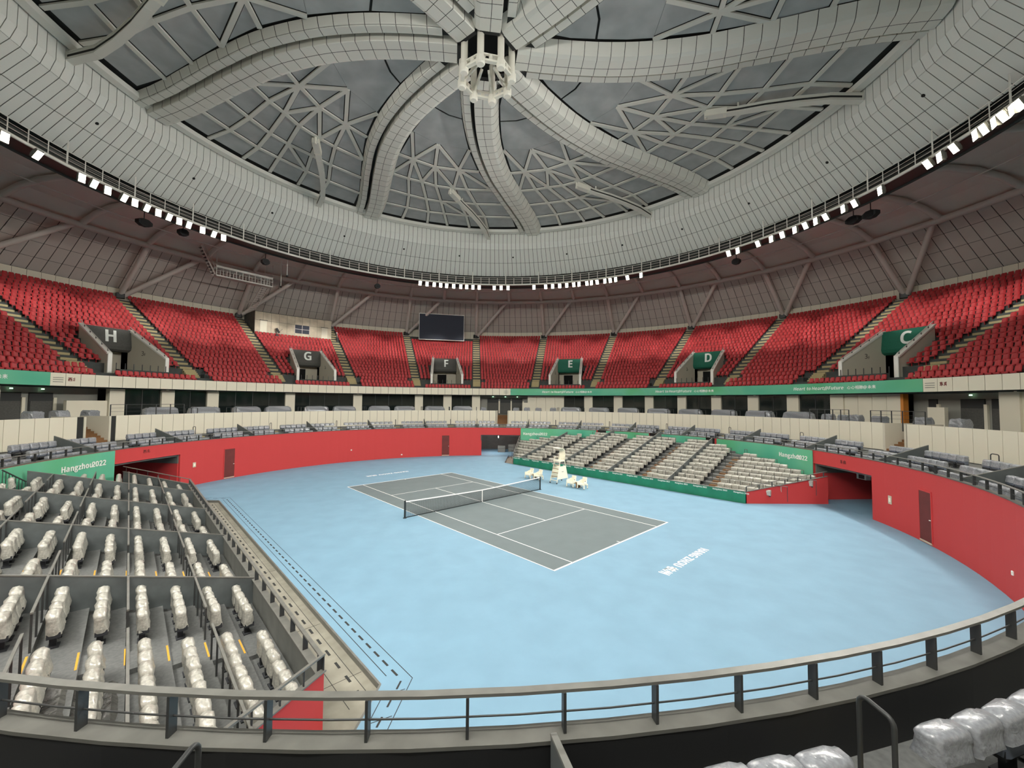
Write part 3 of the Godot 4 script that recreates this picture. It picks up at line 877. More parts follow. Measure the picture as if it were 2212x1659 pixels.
# ------------------------------------------------------------------ soffit, catwalk
func soffit_and_catwalk() -> void:
	var s := thing("ceiling_soffit", "brownish smooth soffit between the ring beam and the lamp catwalk", "ceiling", Transform3D(), "", "structure")
	var b := MB.new()
	b.sweep([Vector2(49.6, 27.5), Vector2(46.5, 28.35), Vector2(43, 28.8), Vector2(39.5, 28.75), Vector2(36.0, 28.1), Vector2(36.0, 28.6), Vector2(39.5, 29.2), Vector2(43, 29.3), Vector2(49.6, 28.2)], 0, 360, 120, true, false)
	bpart("skin", b, M.soffit, s)
	for k in 48:
		var a := k * 7.5
		if not in_view(pol(42, a, 27.5), 300.0): continue
		b = MB.new()
		b.tube([pol(48.3, a, 27.2), pol(46, a, 28.0), pol(43.5, a, 28.4), pol(41, a, 28.45), pol(38.5, a, 28.2), pol(36.2, a, 27.6)], 0.3, 8)
		bpart("rib", b, M.soffit, s)
	var ring := []
	for k in 144: ring.append(pol(42.75, k * 2.5, 27.55))
	b = MB.new(); b.tube(ring, 0.06, 6, true); bpart("ring_pipe", b, M.steel, s)
	# the catwalk that carries the floodlights
	var c := thing("ring_catwalk", "ring catwalk with white lower beam and steel railing under the drum", "catwalk")
	ring = []
	for k in 160: ring.append(pol(33.85, k * 2.25, 26.32))
	b = MB.new(); b.tube(ring, 0.13, 8, true); bpart("lower_beam", b, M.steel_white, c)
	ring = []
	for k in 160: ring.append(pol(33.8, k * 2.25, 27.45))
	b = MB.new(); b.tube(ring, 0.035, 6, true); bpart("top_rail", b, M.steel_white, c)
	for y in [26.75, 27.1]:
		ring = []
		for k in 160: ring.append(pol(33.8, k * 2.25, y))
		b = MB.new(); b.tube(ring, 0.018, 5, true); bpart("mid_rail", b, M.steel, c)
	b = MB.new(); b.sweep([Vector2(33.9, 26.3), Vector2(33.9, 26.38), Vector2(35.6, 26.38), Vector2(35.6, 26.3)], 0, 360, 120, true, false); bpart("grating", b, M.rail_dark, c)
	b = MB.new(); b.sweep([Vector2(35.6, 26.2), Vector2(35.6, 28.6), Vector2(35.8, 28.6), Vector2(35.8, 26.2)], 0, 360, 120, true, false); bpart("back_screen", b, M.concrete_dark, c)
	for y in [26.8, 27.3, 27.7]:
		ring = []
		for k in 120: ring.append(pol(35.45, k * 3.0, y))
		b = MB.new(); b.tube(ring, 0.07, 6, true); bpart("truss_chord", b, M.rail_grey, c)
	var pb := MB.new(); pb.box(Vector3(0, 0.56, 0), Vector3(0.03, 0, 0), Vector3(0, 0.57, 0), Vector3(0, 0, 0.03))
	var pm := pb.mesh()
	var hb := MB.new(); hb.box(Vector3(0, 1.0, 0), Vector3(0.05, 0, 0), Vector3(0, 1.0, 0), Vector3(0, 0, 0.05))
	var hm := hb.mesh()
	for k in 160:
		var a := k * 2.25
		if not in_view(pol(33.8, a, 26.8), 60.0): continue
		if k % 4 == 0: part("hanger", hm, M.steel_white, c, Transform3D(Basis(), pol(33.8, a, 26.3)))
		else: part("post", pm, M.steel_white, c, Transform3D(Basis(), pol(33.8, a, 26.3)))

# ------------------------------------------------------------------ drum
func drum() -> void:
	var d := thing("wall_drum", "pale grey panelled drum ring below the dome", "wall", Transform3D(), "", "structure")
	var prof := [Vector2(31.0, 33.6), Vector2(31.0, 31.95), Vector2(31.35, 31.1), Vector2(33.0, 29.55), Vector2(34.75, 27.95)]
	var back := []
	for q in prof: back.append(q + Vector2(0.07, 0.06))
	for k in range(4, -1, -1): back.append(prof[k] + Vector2(0.5, 0.35))
	var b := MB.new()
	b.sweep(back, 0, 360, 150, true, false)
	bpart("core", b, M.joint, d)
	var spec := []
	for s in 300:
		var a0 := s * 1.2 + 0.045
		var a1 := a0 + 1.11
		for k in 3:
			var m := MB.new()
			var rows := [[0, 1, 2], [2, 3], [3, 4]][k] as Array
			for j in rows.size() - 1:
				var q0: Vector2 = prof[rows[j]]
				var q1: Vector2 = prof[rows[j + 1]]
				if k > 0:
					q0 = q0.lerp(q1, 0.012); q1 = q1.lerp(prof[rows[0]], 0.012)
				m.slab([pol(q0.x, a0, q0.y), pol(q0.x, a1, q0.y), pol(q1.x, a1, q1.y), pol(q1.x, a0, q1.y)], er(a0) * 0.05)
			var mid: Vector2 = (prof[rows[0]] + prof[rows[-1]]) / 2.0
			spec.append([m, 0, show_size(pol(mid.x, a0, mid.y)) * (1.3 if k == 0 else 1.0)])
	arc_parts(spec, M.joint, "panel", d, M.drum_panel, 300)
	# small round vents
	var v := MB.new()
	v.lathe([Vector2(0.0, 0.04), Vector2(0.11, 0.04), Vector2(0.13, 0.0)], Vector3.ZERO, 12)
	var vm := v.mesh()
	for k in 24:
		var a := -177.7 + k * 14.95
		var nrm := (-er(a) * 1.6 + Vector3(0, -1.7, 0)).normalized()
		if in_view(pol(32.3, a, 30.2)): part("vent", vm, M.void, d, Transform3D(Basis(et(a), nrm, et(a).cross(nrm)), pol(32.27, a, 30.22)))

# ------------------------------------------------------------------ dome
const RIBOFF := [[1.6, -19.0], [3.0, -18.2], [5.0, -17.0], [9.0, -14.5], [12.0, -12.3], [14.0, -10.6], [16.5, -8.5], [20.0, -5.2], [23.5, -2.6], [26.5, -0.9], [28.5, -0.2], [31.0, 0.3]]
func rib_off(r: float) -> float:
	for i in RIBOFF.size() - 1:
		if r <= RIBOFF[i + 1][0]:
			return lerpf(RIBOFF[i][1], RIBOFF[i + 1][1], clampf((r - RIBOFF[i][0]) / (RIBOFF[i + 1][0] - RIBOFF[i][0]), 0, 1))
	return 0.3
func soffit_y(r: float) -> float: return 34.6 - 1.6 * (r / 31.0) * (r / 31.0)
func roof_y(r: float) -> float: return soffit_y(r) + 0.95

const NODES := {"a1": [4.9, -41.5], "l6": [6.5, -47.5], "r6": [6.5, -34.6], "j1": [8.5, -49.2], "j2": [8.7, -38.0], "j3": [8.7, -28.6], "l11": [10.8, -50.0], "r11": [10.8, -24.6],
	"n1": [12.8, -49.6], "n2": [13.3, -36.1], "n3": [13.1, -21.2], "m1": [17.0, -48.0], "m2": [17.0, -42.3], "m3": [17.2, -33.4], "m4": [16.9, -24.1], "m5": [16.8, -16.0],
	"k0": [20.8, -46.1], "k1": [20.8, -40.2], "k2": [20.7, -35.7], "k3": [20.9, -30.7], "k4": [20.8, -24.5], "k5": [20.7, -19.8], "k6": [20.5, -11.0],
	"p0": [24.2, -43.9], "p1": [24.2, -37.7], "p2": [24.3, -32.2], "p3": [24.2, -27.6], "p4": [23.9, -21.7], "p5": [23.9, -16.4], "p6": [23.8, -7.5],
	"q0": [27.4, -42.7], "q1": [27.3, -36.5], "q2": [27.3, -30.3], "q3": [27.1, -25.7], "q4": [27.0, -19.1], "q5": [27.0, -13.4], "q6": [27.1, -5.0],
	"s0": [30.3, -43.0], "s1": [30.2, -36.5], "s2": [30.2, -29.7], "s3": [30.2, -24.1], "s4": [30.2, -17.8], "s5": [30.2, -12.5], "s6": [30.2, -4.2]}
const FACES := ["a1 l6 j1 j2 j3 r6", "j1 l11 n1 n2 n3 r11 j3 j2", "n1 m2 m1", "n1 n2 m2", "n2 m3 m2", "n2 m4 m3", "n2 n3 m4", "n3 m5 m4",
	"m1 m2 k0", "m2 k1 k0", "m2 k2 k1", "m2 m3 k2", "m3 k3 k2", "m3 k4 k3", "m3 m4 k4", "m4 k5 k4", "m4 k6 k5", "m4 m5 k6",
	"k0 k1 p1 p0", "k1 k2 p2 p1", "k2 k3 p3 p2", "k3 k4 p4 p3", "k4 k5 p5 p4", "k5 k6 p6 p5",
	"p0 p1 q1 q0", "p1 p2 q2 q1", "p2 p3 q3 q2", "p3 q4 q3", "p3 p4 q4", "p4 p5 q5 q4", "p5 p6 q6 q5",
	"q0 q1 s1 s0", "q1 q2 s2 s1", "q2 q3 s3 s2", "q3 q4 s4 s3", "q4 q5 s5 s4", "q5 q6 s6 s5"]

const EDGE_L := ["a1", "l6", "j1", "l11", "n1", "m1", "k0", "p0", "q0", "s0"]
const EDGE_R := ["a1", "r6", "j3", "r11", "n3", "m5", "k6", "p6", "q6", "s6"]
func node_at(k: String, dy: float) -> Vector3:
	var q: Array = NODES[k]
	return pol(q[0], q[1], roof_y(q[0]) + dy)

func dome() -> void:
	var cover := thing("ceiling_dome", "dark outer shell above the dome's panels", "ceiling", Transform3D(), "", "structure")
	var b := MB.new()
	var pr := []
	for k in 9: pr.append(Vector2(0.4 + k * 3.9, roof_y(0.4 + k * 3.9) + 0.16))
	var pr2 := pr.duplicate(); pr2.reverse()
	for q in pr2: pr.append(q + Vector2(0, 0.4))
	b.sweep(pr, 0, 360, 96, true, false)
	bpart("shell", b, M.joint, cover)
	# ---- shared meshes of one petal, in the frame where its rib meets the rim at angle 0
	var panels := []
	for fc in FACES:
		var p := []
		var names: PackedStringArray = fc.split(" ")
		for k in names: p.append(node_at(k, 0.02))
		var cen := Vector3.ZERO
		for q in p: cen += q / p.size()
		var m := MB.new()
		var ins := []
		var off := []
		for i in p.size():   # how far each edge stays back: wide by a lattice tube, narrow at a plain joint
			var u: String = names[i]; var w2: String = names[(i + 1) % names.size()]
			var d := 0.25
			if u[0] == "n" and w2[0] == "n": d = 0.012
			elif fc.begins_with("a1") or fc.begins_with("j1"): d = 0.09
			elif (u in EDGE_L and w2 in EDGE_L) or (u in EDGE_R and w2 in EDGE_R): d = 0.12
			off.append(d)
		for i in p.size():
			var h := (i + p.size() - 1) % p.size()
			var e0 := Vector2(p[i].x - p[h].x, p[i].z - p[h].z).normalized()
			var e1 := Vector2(p[(i + 1) % p.size()].x - p[i].x, p[(i + 1) % p.size()].z - p[i].z).normalized()
			var c2 := Vector2(cen.x, cen.z); var pi := Vector2(p[i].x, p[i].z)
			var n0 := Vector2(-e0.y, e0.x); if n0.dot(c2 - pi) < 0: n0 = -n0
			var n1 := Vector2(-e1.y, e1.x); if n1.dot(c2 - pi) < 0: n1 = -n1
			var hit = Geometry2D.line_intersects_line(pi + n0 * off[h], e0, pi + n1 * off[i], e1)
			if hit == null or absf(e0.cross(e1)) < 0.12: hit = pi + n0 * maxf(off[h], off[i])
			var q: Vector2 = hit
			ins.append(Vector3(q.x, roof_y(q.length()) + 0.02, q.y))
		if fc.begins_with("j1"):
			var c3: Vector3 = (ins[3] + ins[7]) / 2.0   # the one hollow outline: fan from its middle
			for i in ins.size(): m.tri(c3, ins[i], ins[(i + 1) % ins.size()])
			for i in ins.size(): m.quad(ins[i], ins[(i + 1) % ins.size()], ins[(i + 1) % ins.size()] + Vector3(0, 0.06, 0), ins[i] + Vector3(0, 0.06, 0))
		else: m.slab(ins, Vector3(0, 0.06, 0))
		panels.append(m.mesh())
	var tubes := []
	var done := {}
	for i in range(2, FACES.size()):
		var names: PackedStringArray = FACES[i].split(" ")
		for k in names.size():
			var u := names[k]
			var w := names[(k + 1) % names.size()]
			var key := u + w if u < w else w + u
			if done.has(key): continue
			done[key] = true
			if u[0] == "n" and w[0] == "n": continue
			if u[0] == "s" and w[0] == "s": continue
			var edge_l := ["n1", "m1", "k0", "p0", "q0", "s0"]
			var edge_r := ["n3", "m5", "k6", "p6", "q6", "s6"]
			if (u in edge_l and w in edge_l) or (u in edge_r and w in edge_r): continue
			var m := MB.new()
			m.bar(node_at(u, -0.05), node_at(w, -0.05), 0.34, 0.14)
			tubes.append(m.mesh())
	# rib: casing pieces about a metre long on both sides of the middle joint, and a narrow strip beyond the dark gap
	var pieces := []
	var rs := [2.3]
	while rs[-1] < 30.6: rs.append(minf(rs[-1] + 1.07, 30.9))
	var fr := func(r: float, t: float, dy: float) -> Vector3:
		var a := rib_off(r); var a2 := rib_off(r + 0.2); var a0 := rib_off(maxf(r - 0.2, 1.6))
		var p := pol(r, a, 0)
		var tg := (pol(r + 0.2, a2, 0) - pol(maxf(r - 0.2, 1.6), a0, 0)).normalized()
		var side := Vector3.UP.cross(tg)      # towards growing angle
		if side.dot(et(a)) < 0: side = -side
		var o := p + side * t
		return Vector3(o.x, soffit_y(r) + dy, o.z)
	var sec_a := [[0.02, 0.0], [0.78, 0.0], [1.05, 0.12], [1.25, 0.42], [1.5, 0.9]]
	var sec_b := [[-0.78, 0.95], [-0.78, 0.06], [-0.74, 0.0], [-0.02, 0.0]]
	var sec_c := [[-2.05, 0.92], [-1.85, 0.4], [-1.72, 0.25], [-1.15, 0.25], [-1.15, 0.95]]
	for i in rs.size() - 1:
		var r0: float = rs[i] + 0.02
		var r1: float = rs[i + 1] - 0.02
		for sec in [sec_a, sec_b, sec_c]:
			if sec == sec_c and r0 < 2.9: continue
			var m := MB.new()
			var h: float = (r0 + r1) / 2.0
			for k in sec.size() - 1:
				for q in [[r0, h], [h, r1]]:
					m.quad(fr.call(q[0], sec[k][0], sec[k][1]), fr.call(q[1], sec[k][0], sec[k][1]), fr.call(q[1], sec[k + 1][0], sec[k + 1][1]), fr.call(q[0], sec[k + 1][0], sec[k + 1][1]))
			pieces.append(m.mesh())
	var core := MB.new()
	for i in 30:
		var r0 := 2.0 + i * 0.96
		var r1 := minf(r0 + 0.96, 30.9)
		for seg in [[-0.72, 0.72, 0.06], [-1.8, -1.18, 0.31]]:
			core.quad(fr.call(r0, seg[0], seg[2]), fr.call(r1, seg[0], seg[2]), fr.call(r1, seg[1], seg[2]), fr.call(r0, seg[1], seg[2]))
	var core_m := core.mesh()
	# curved track beam with its bogie
	var pathb := []
	for q in [[20.9, -25.6, 34.35], [21.6, -23.8, 34.2], [22.9, -21.0, 33.95], [24.5, -18.0, 33.7], [26.5, -15.3, 33.4], [28.6, -13.3, 33.1], [30.9, -12.4, 32.85]]: pathb.append(pol(q[0], q[1], q[2]))
	var beam := MB.new(); var slot := MB.new(); var flange := MB.new()
	for i in pathb.size() - 1:
		var e: Vector3 = (pathb[i + 1] - pathb[i]).normalized() * 0.06
		var h := lerpf(0.45, 0.62, i / 6.0)
		beam.bar(pathb[i] - e, pathb[i + 1] + e, 0.44, h)
		flange.bar(pathb[i] - e - Vector3(0, h * 0.5, 0), pathb[i + 1] + e - Vector3(0, h * 0.5, 0), 0.56, 0.07)
		flange.bar(pathb[i] - e + Vector3(0, h * 0.5, 0), pathb[i + 1] + e + Vector3(0, h * 0.5, 0), 0.5, 0.07)
		if i > 0: slot.bar(pathb[i] - e, pathb[i + 1] + e, 0.46, 0.16)
	var bog := MB.new()
	bog.bar(pathb[0] + Vector3(0, 0.05, 0), pathb[1] + (pathb[1] - pathb[0]) * 0.8, 0.7, 0.55)
	var pin := MB.new()
	pin.tube([pathb[0] + Vector3(0, 0.7, 0), pathb[0] - Vector3(0, 0.35, 0)], 0.13, 8)
	pin.tube([pathb[2] + Vector3(0, 0.9, 0), pathb[2]], 0.08, 6)
	var end := MB.new()
	end.bar(pathb[-1], pathb[-1] + (pathb[-1] - pathb[-2]).normalized() * 0.12, 0.6, 0.66)
	var bm := beam.mesh(); var fm := flange.mesh(); var sm := slot.mesh(); var gm := bog.mesh(); var nm := pin.mesh(); var em := end.mesh()
	for k in 8:
		var rim := -127.5 + k * 45.0
		var t := Transform3D(Basis(Vector3.UP, deg_to_rad(-rim)), Vector3.ZERO)
		var seen_any := in_view(t * pol(20, -25, 34), 300.0) or in_view(t * pol(28, -30, 33), 300.0) or in_view(t * pol(12, -35, 34), 300.0)
		var pt := thing("roof_petal", "grey dome petal of triangular and square panels between lattice tubes", "roof petal", t, "petals of the dome", "structure")
		for m in panels: part("panel", m, M.roof_panel, pt)
		if seen_any:
			for m in tubes: part("lattice_tube", m, M.rib_panel, pt)
		var rb := thing("curved_rib", "broad S-curved pale rib of square casing panels running from the hub to the rim", "rib", t, "curved ribs of the dome", "structure")
		part("core", core_m, M.joint, rb)
		for m in pieces: part("casing_panel", m, M.rib_panel, rb)
		if seen_any:
			var tr := thing("track_beam", "curved white track beam with a dark slot and a boxy bogie under the dome rim", "track beam", t, "track beams of the opening roof")
			part("web", bm, M.rib_panel, tr); part("flange", fm, M.rib_panel, tr); part("slot", sm, M.joint, tr); part("bogie", gm, M.hub, tr); part("pin", nm, M.hub, tr); part("end_plate", em, M.steel_white, tr)
	# rim tube
	var rm := thing("dome_rim", "pale rim tube where the dome meets the drum", "rim", Transform3D(), "", "structure")
	b = MB.new(); b.sweep([Vector2(30.25, roof_y(30.3) - 0.15), Vector2(30.35, roof_y(30.3) - 0.5), Vector2(30.85, roof_y(30.9) - 0.6), Vector2(30.95, roof_y(30.9) - 0.2), Vector2(30.9, roof_y(30.9) + 0.1)], 0, 360, 150, true, false); bpart("tube", b, M.rib_panel, rm)
	b = MB.new(); b.sweep([Vector2(30.75, 33.75), Vector2(31.6, 33.75), Vector2(31.6, 34.4), Vector2(30.75, 34.4)], 0, 360, 120, true, false); bpart("gap_backing", b, M.concrete, rm)
	# hub
	var hb := thing("roof_hub", "white steel hub cage hanging at the centre of the dome", "hub")
	for k in 8:
		var a := -127.5 + k * 45.0
		var p := pol(2.0, a, 0)
		b = MB.new(); b.tube([p + Vector3(0, 32.55, 0), p + Vector3(0, 35.6, 0)], 0.26, 12); bpart("post", b, M.hub, hb)
		b = MB.new(); b.lathe([Vector2(0.0, -0.1), Vector2(0.27, -0.1), Vector2(0.34, 0.0), Vector2(0.34, 0.5), Vector2(0.26, 0.6)], p + Vector3(0, 32.45, 0), 12); bpart("node", b, M.hub, hb)
		var q := pol(2.0, a + 45.0, 0)
		b = MB.new(); b.bar(p + Vector3(0, 32.75, 0), q + Vector3(0, 32.75, 0), 0.28, 0.16); b.bar(p + Vector3(0, 33.25, 0), q + Vector3(0, 33.25, 0), 0.16, 0.1)
		b.bar((p + q) / 2.0 + Vector3(0, 32.75, 0), (p + q) / 2.0 + Vector3(0, 33.25, 0), 0.2, 0.2)
		bpart("ring_beam", b, M.hub, hb)
		b = MB.new(); b.bar(p * 0.95 + Vector3(0, 33.0, 0), p * 0.35 + Vector3(0, 34.2, 0), 0.16, 0.22); bpart("brace", b, M.hub, hb)
	b = MB.new(); b.lathe([Vector2(0.0, 35.7), Vector2(1.75, 35.7), Vector2(1.8, 36.3)], Vector3.ZERO, 24); bpart("oculus", b, M.void, hb)
	var lp := MB.new(); lp.cbox(pol(1.6, 120.0, 34.3), Vector3(0.14, 0.1, 0.14), 0.03); bpart("pilot_lamp", lp, M.tube_lamp, hb)

# ------------------------------------------------------------------ movable stands on both long sides
func top_y(z: float) -> float: return 1.31 + 0.295 * (z - 16.12)
func tread_z(k: int) -> float: return 16.25 + 0.79 * k
func tread_y(k: int) -> float: return 0.5 + 0.233 * k
const XPART := [-10.9, -4.85, 1.2, 7.3]
const XAISLE := [-7.9, -1.8, 4.3, 10.5]

func blob(levels: Array, n: int, r: RandomNumberGenerator, jit: float) -> MB:
	# stacked rounded rectangles [y, half width, half depth, shift in z, squareness], wrinkled at random, smooth shaded
	var b := MB.new()
	var rows := []
	for lv in levels:
		var row := []
		for k in n:
			var u := TAU * (k + 0.5) / n
			var sx := signf(cos(u)) * pow(absf(cos(u)), lv[4]); var sz := signf(sin(u)) * pow(absf(sin(u)), lv[4])
			row.append(Vector3(sx * lv[1] + r.randf_range(-jit, jit) * 0.6, lv[0] + r.randf_range(-jit, jit) * 0.7, sz * lv[2] + lv[3] + r.randf_range(-jit, jit)))
		rows.append(row)
	for i in rows.size() - 1:
		for k in n: b.quad(rows[i][k], rows[i + 1][k], rows[i + 1][(k + 1) % n], rows[i][(k + 1) % n])
	var c := Vector3.ZERO
	for q in rows[-1]: c += q / n
	for k in n: b.tri(rows[-1][k], c + Vector3(0, jit, 0), rows[-1][(k + 1) % n])
	return b.smooth()

func wrapped_seat(m: Material, seed_: int, w: float, shape: String) -> Node3D:
	# a tip-up chair under loose plastic; faces -z, origin on the floor under its middle
	var r := RandomNumberGenerator.new(); r.seed = seed_
	var o := Node3D.new()
	var h := w * 0.5
	var b := MB.new()
	if shape == "hump":
		bpart("plastic_cover", blob([[0.3, h * 0.86, 0.13, -0.01, 0.4], [0.38, h * 0.9, 0.14, -0.01, 0.4], [0.5, h * 0.9, 0.12, 0.0, 0.42], [0.62, h * 0.92, 0.11, 0.01, 0.45], [0.7, h * 0.95, 0.12, 0.02, 0.5], [0.77, h * 0.9, 0.12, 0.025, 0.6], [0.82, h * 0.7, 0.09, 0.03, 0.8], [0.85, h * 0.35, 0.05, 0.03, 1.0]], 14, r, 0.016), m, o)
	elif shape == "flat":
		bpart("plastic_cover", blob([[0.36, h * 0.96, 0.2, -0.04, 0.3], [0.5, h * 0.97, 0.22, -0.03, 0.3], [0.64, h * 0.98, 0.23, -0.03, 0.3], [0.72, h * 0.98, 0.24, -0.03, 0.3], [0.76, h * 0.95, 0.22, -0.02, 0.32], [0.785, h * 0.8, 0.16, 0.0, 0.4]], 14, r, 0.012), m, o)
	else:
		bpart("backrest", blob([[0.3, h * 0.9, 0.12, 0.0, 0.35], [0.45, h * 0.92, 0.13, 0.0, 0.35], [0.62, h * 0.93, 0.12, 0.01, 0.35], [0.7, h * 0.92, 0.115, 0.015, 0.35]], 14, r, 0.006), M.upholstery, o)
		bpart("plastic_cover", blob([[0.47, h * 0.97, 0.165, 0.0, 0.36], [0.56, h * 0.97, 0.145, 0.005, 0.36], [0.64, h * 0.96, 0.135, 0.01, 0.36], [0.7, h * 0.96, 0.135, 0.012, 0.38], [0.745, h * 0.93, 0.125, 0.015, 0.42], [0.775, h * 0.82, 0.09, 0.02, 0.5]], 16, r, 0.014), m, o)
	b.abox(-h * 0.86, h * 0.86, 0.26, 0.38, -0.13, 0.1)
	b.abox(-0.05, 0.05, 0.0, 0.3, -0.05, 0.07)
	b.abox(-0.13, 0.13, 0.0, 0.03, -0.1, 0.1)
	bpart("seat_base", b, M.seat_base, o)
	return o

func stand_x(z: float, lo: float, hi: float) -> Vector2:
	var c := sqrt(maxf(0.0, 26.1 * 26.1 - z * z))
	return Vector2(maxf(lo * z, -c), minf(hi * z, c))

func stand(s: float, k0: int, zf: float, lo: float, hi: float, who: Dictionary) -> void:
	# s = +1 near side, -1 far side; built at positive z, then mirrored by using s
	var st := thing(who.name, who.label, "stand", Transform3D(), "", "structure")
	var P := func(x: float, y: float, z: float) -> Vector3: return Vector3(x, y, z * s)
	var y_first := tread_y(k0)
	for k in range(k0 - 1, 12):
		var z0 := tread_z(k) if k >= k0 else zf
		var z1 := tread_z(k + 1)
		var y := tread_y(k) if k >= k0 else y_first - 0.15
		var e0 := stand_x(z0, lo, hi); var e1 := stand_x(z1, lo, hi)
		if z1 > 26.0 or e1.y - e1.x < 1.0: break
		var b := MB.new()
		b.slab([P.call(e0.x + 0.12, y, z0), P.call(e0.y - 0.12, y, z0), P.call(e1.y - 0.12, y, z1), P.call(e1.x + 0.12, y, z1)], Vector3(0, -0.25, 0))
		bpart("tread", b, M.stand_floor, st)
	# front wall
	var ef := stand_x(zf, lo, hi)
	var b := MB.new(); b.slab([P.call(ef.x, -0.16, zf), P.call(ef.x, top_y(zf), zf), P.call(ef.y, top_y(zf), zf), P.call(ef.y, -0.16, zf)], Vector3(0, 0, 0.12 * s))
	bpart("front_wall", b, who.front, st)
	b = MB.new(); b.bar(P.call(ef.x, top_y(zf), zf + 0.07), P.call(ef.y, top_y(zf), zf + 0.07), 0.2, 0.03); bpart("front_coping", b, M.rail_grey, st)
	b = MB.new(); b.slab([P.call(ef.x + 0.4, y_first - 0.145, zf + 0.2), P.call(ef.y - 0.4, y_first - 0.145, zf + 0.2), P.call(ef.y - 0.3, y_first - 0.145, zf + 0.5), P.call(ef.x + 0.3, y_first - 0.145, zf + 0.5)], Vector3(0, 0.004, 0)); bpart("floor_strip", b, M.concrete_dark, st)
	# sloping side walls: red outside, grey inside
	for e in 2:
		var sl := lo if e == 0 else hi
		var zb := 26.15 / sqrt(1.0 + sl * sl)
		var off := Vector3(-0.06 if e else 0.06, 0, 0)
		var f0: Vector3 = P.call(sl * zf, 0, zf); var f1: Vector3 = P.call(sl * zb, 0, zb)
		var up0 := Vector3(0, top_y(zf) + 0.02, 0); var up1 := Vector3(0, top_y(zb) - 0.12, 0)
		b = MB.new(); b.slab([f0 + Vector3(0, -0.16, 0), f0 + up0, f1 + up1, f1 + Vector3(0, -0.16, 0)], off)
		bpart("side_wall", b, M.red_wall, st)
		b = MB.new(); b.slab([f0 + off * 1.1 + Vector3(0, -0.1, 0), f0 + off * 1.1 + up0, f1 + off * 1.1 + up1, f1 + off * 1.1 + Vector3(0, -0.1, 0)], off * 0.3)
		bpart("side_lining", b, M.partition, st)
		b = MB.new(); b.bar(f0 + up0 + off * 0.6, f1 + up1 + off * 0.6, 0.14, 0.03); bpart("side_coping", b, M.rail_grey, st)
		# rail on the side wall
		var rl := thing("side_rail", "sloping steel rail on the " + who.side[e], "railing")
		b = MB.new(); b.bar(f0 + up0 + off * 0.6 + Vector3(0, 0.36, 0), f1 + up1 + off * 0.6 + Vector3(0, 0.36, 0), 0.07, 0.04); bpart("top_rail", b, M.rail_grey, rl)
		for k in 7:
			var q := (f0 + up0).lerp(f1 + up1, (k + 0.02) / 6.3) + off * 0.6
			b = MB.new(); b.box(q + Vector3(0, 0.17, 0), Vector3(0.035, 0, 0), Vector3(0, 0.17, 0), Vector3(0, 0, 0.012)); bpart("post", b, M.rail_dark, rl)
	# rail along the front
	if s > 0:
		var fr := thing("front_rail", "long steel front rail with flat posts between the wrapped seats and the trench", "railing")
		b = MB.new(); b.bar(P.call(ef.x, top_y(zf) + 0.38, zf + 0.06), P.call(ef.y, top_y(zf) + 0.38, zf + 0.06), 0.09, 0.04); bpart("top_rail", b, M.rail_grey, fr)
		var x := ef.x + 0.1
		while x < ef.y:
			b = MB.new(); b.box(P.call(x, top_y(zf) + 0.19, zf + 0.06), Vector3(0.012, 0, 0), Vector3(0, 0.19, 0), Vector3(0, 0, 0.06)); bpart("post", b, M.rail_dark, fr)
			x += 1.07
	# cross partitions
	for i in XPART.size():
		var x: float = XPART[i]
		var zb := sqrt(26.1 * 26.1 - x * x) - 0.15
		var z0 := zf + 0.1
		if x < lo * z0 or x > hi * z0: z0 = maxf(z0, absf(x / (lo if x < 0 else hi)) + 0.2)
		b = MB.new(); b.slab([P.call(x - 0.025, top_y(z0) - 0.95, z0), P.call(x - 0.025, top_y(z0), z0), P.call(x - 0.025, top_y(zb), zb), P.call(x - 0.025, top_y(zb) - 0.95, zb)], Vector3(0.05, 0, 0))
		var o := thing("cross_partition", "slate grey cross partition sloping up " + who.where, "partition", Transform3D(), who.group + " partitions")
		bpart("panel", b, M.partition, o)
		b = MB.new(); b.bar(P.call(x, top_y(z0) + 0.015, z0), P.call(x, top_y(zb) + 0.015, zb), 0.07, 0.03); bpart("top_trim", b, M.rail_grey, o)
	# long rails every second row, step marks, seats
	var bounds := [-18.5] + XPART + [18.5]
	var step_b := MB.new()
	var step_yellow := []
	for k in range(k0, 12):
		var z := tread_z(k) + 0.5
		var e := stand_x(z + 0.4, lo, hi)
		if k > k0:
			for xa in XAISLE:
				if xa > e.x + 0.5 and xa < e.y - 0.5:
					step_b = MB.new()
					step_b.abox(xa - 0.45, xa + 0.45, tread_y(k) - 0.233, tread_y(k) - 0.115, minf((tread_z(k) - 0.3) * s, tread_z(k) * s), maxf((tread_z(k) - 0.3) * s, tread_z(k) * s))
					bpart("half_step", step_b, who.step, st)
					step_b = MB.new()
					step_b.abox(xa - 0.42, xa + 0.42, tread_y(k) + 0.002, tread_y(k) + 0.006, minf((tread_z(k) + 0.06) * s, (tread_z(k) + 0.02) * s), maxf((tread_z(k) + 0.06) * s, (tread_z(k) + 0.02) * s))
					bpart("step_mark", step_b, M.yellow, st)
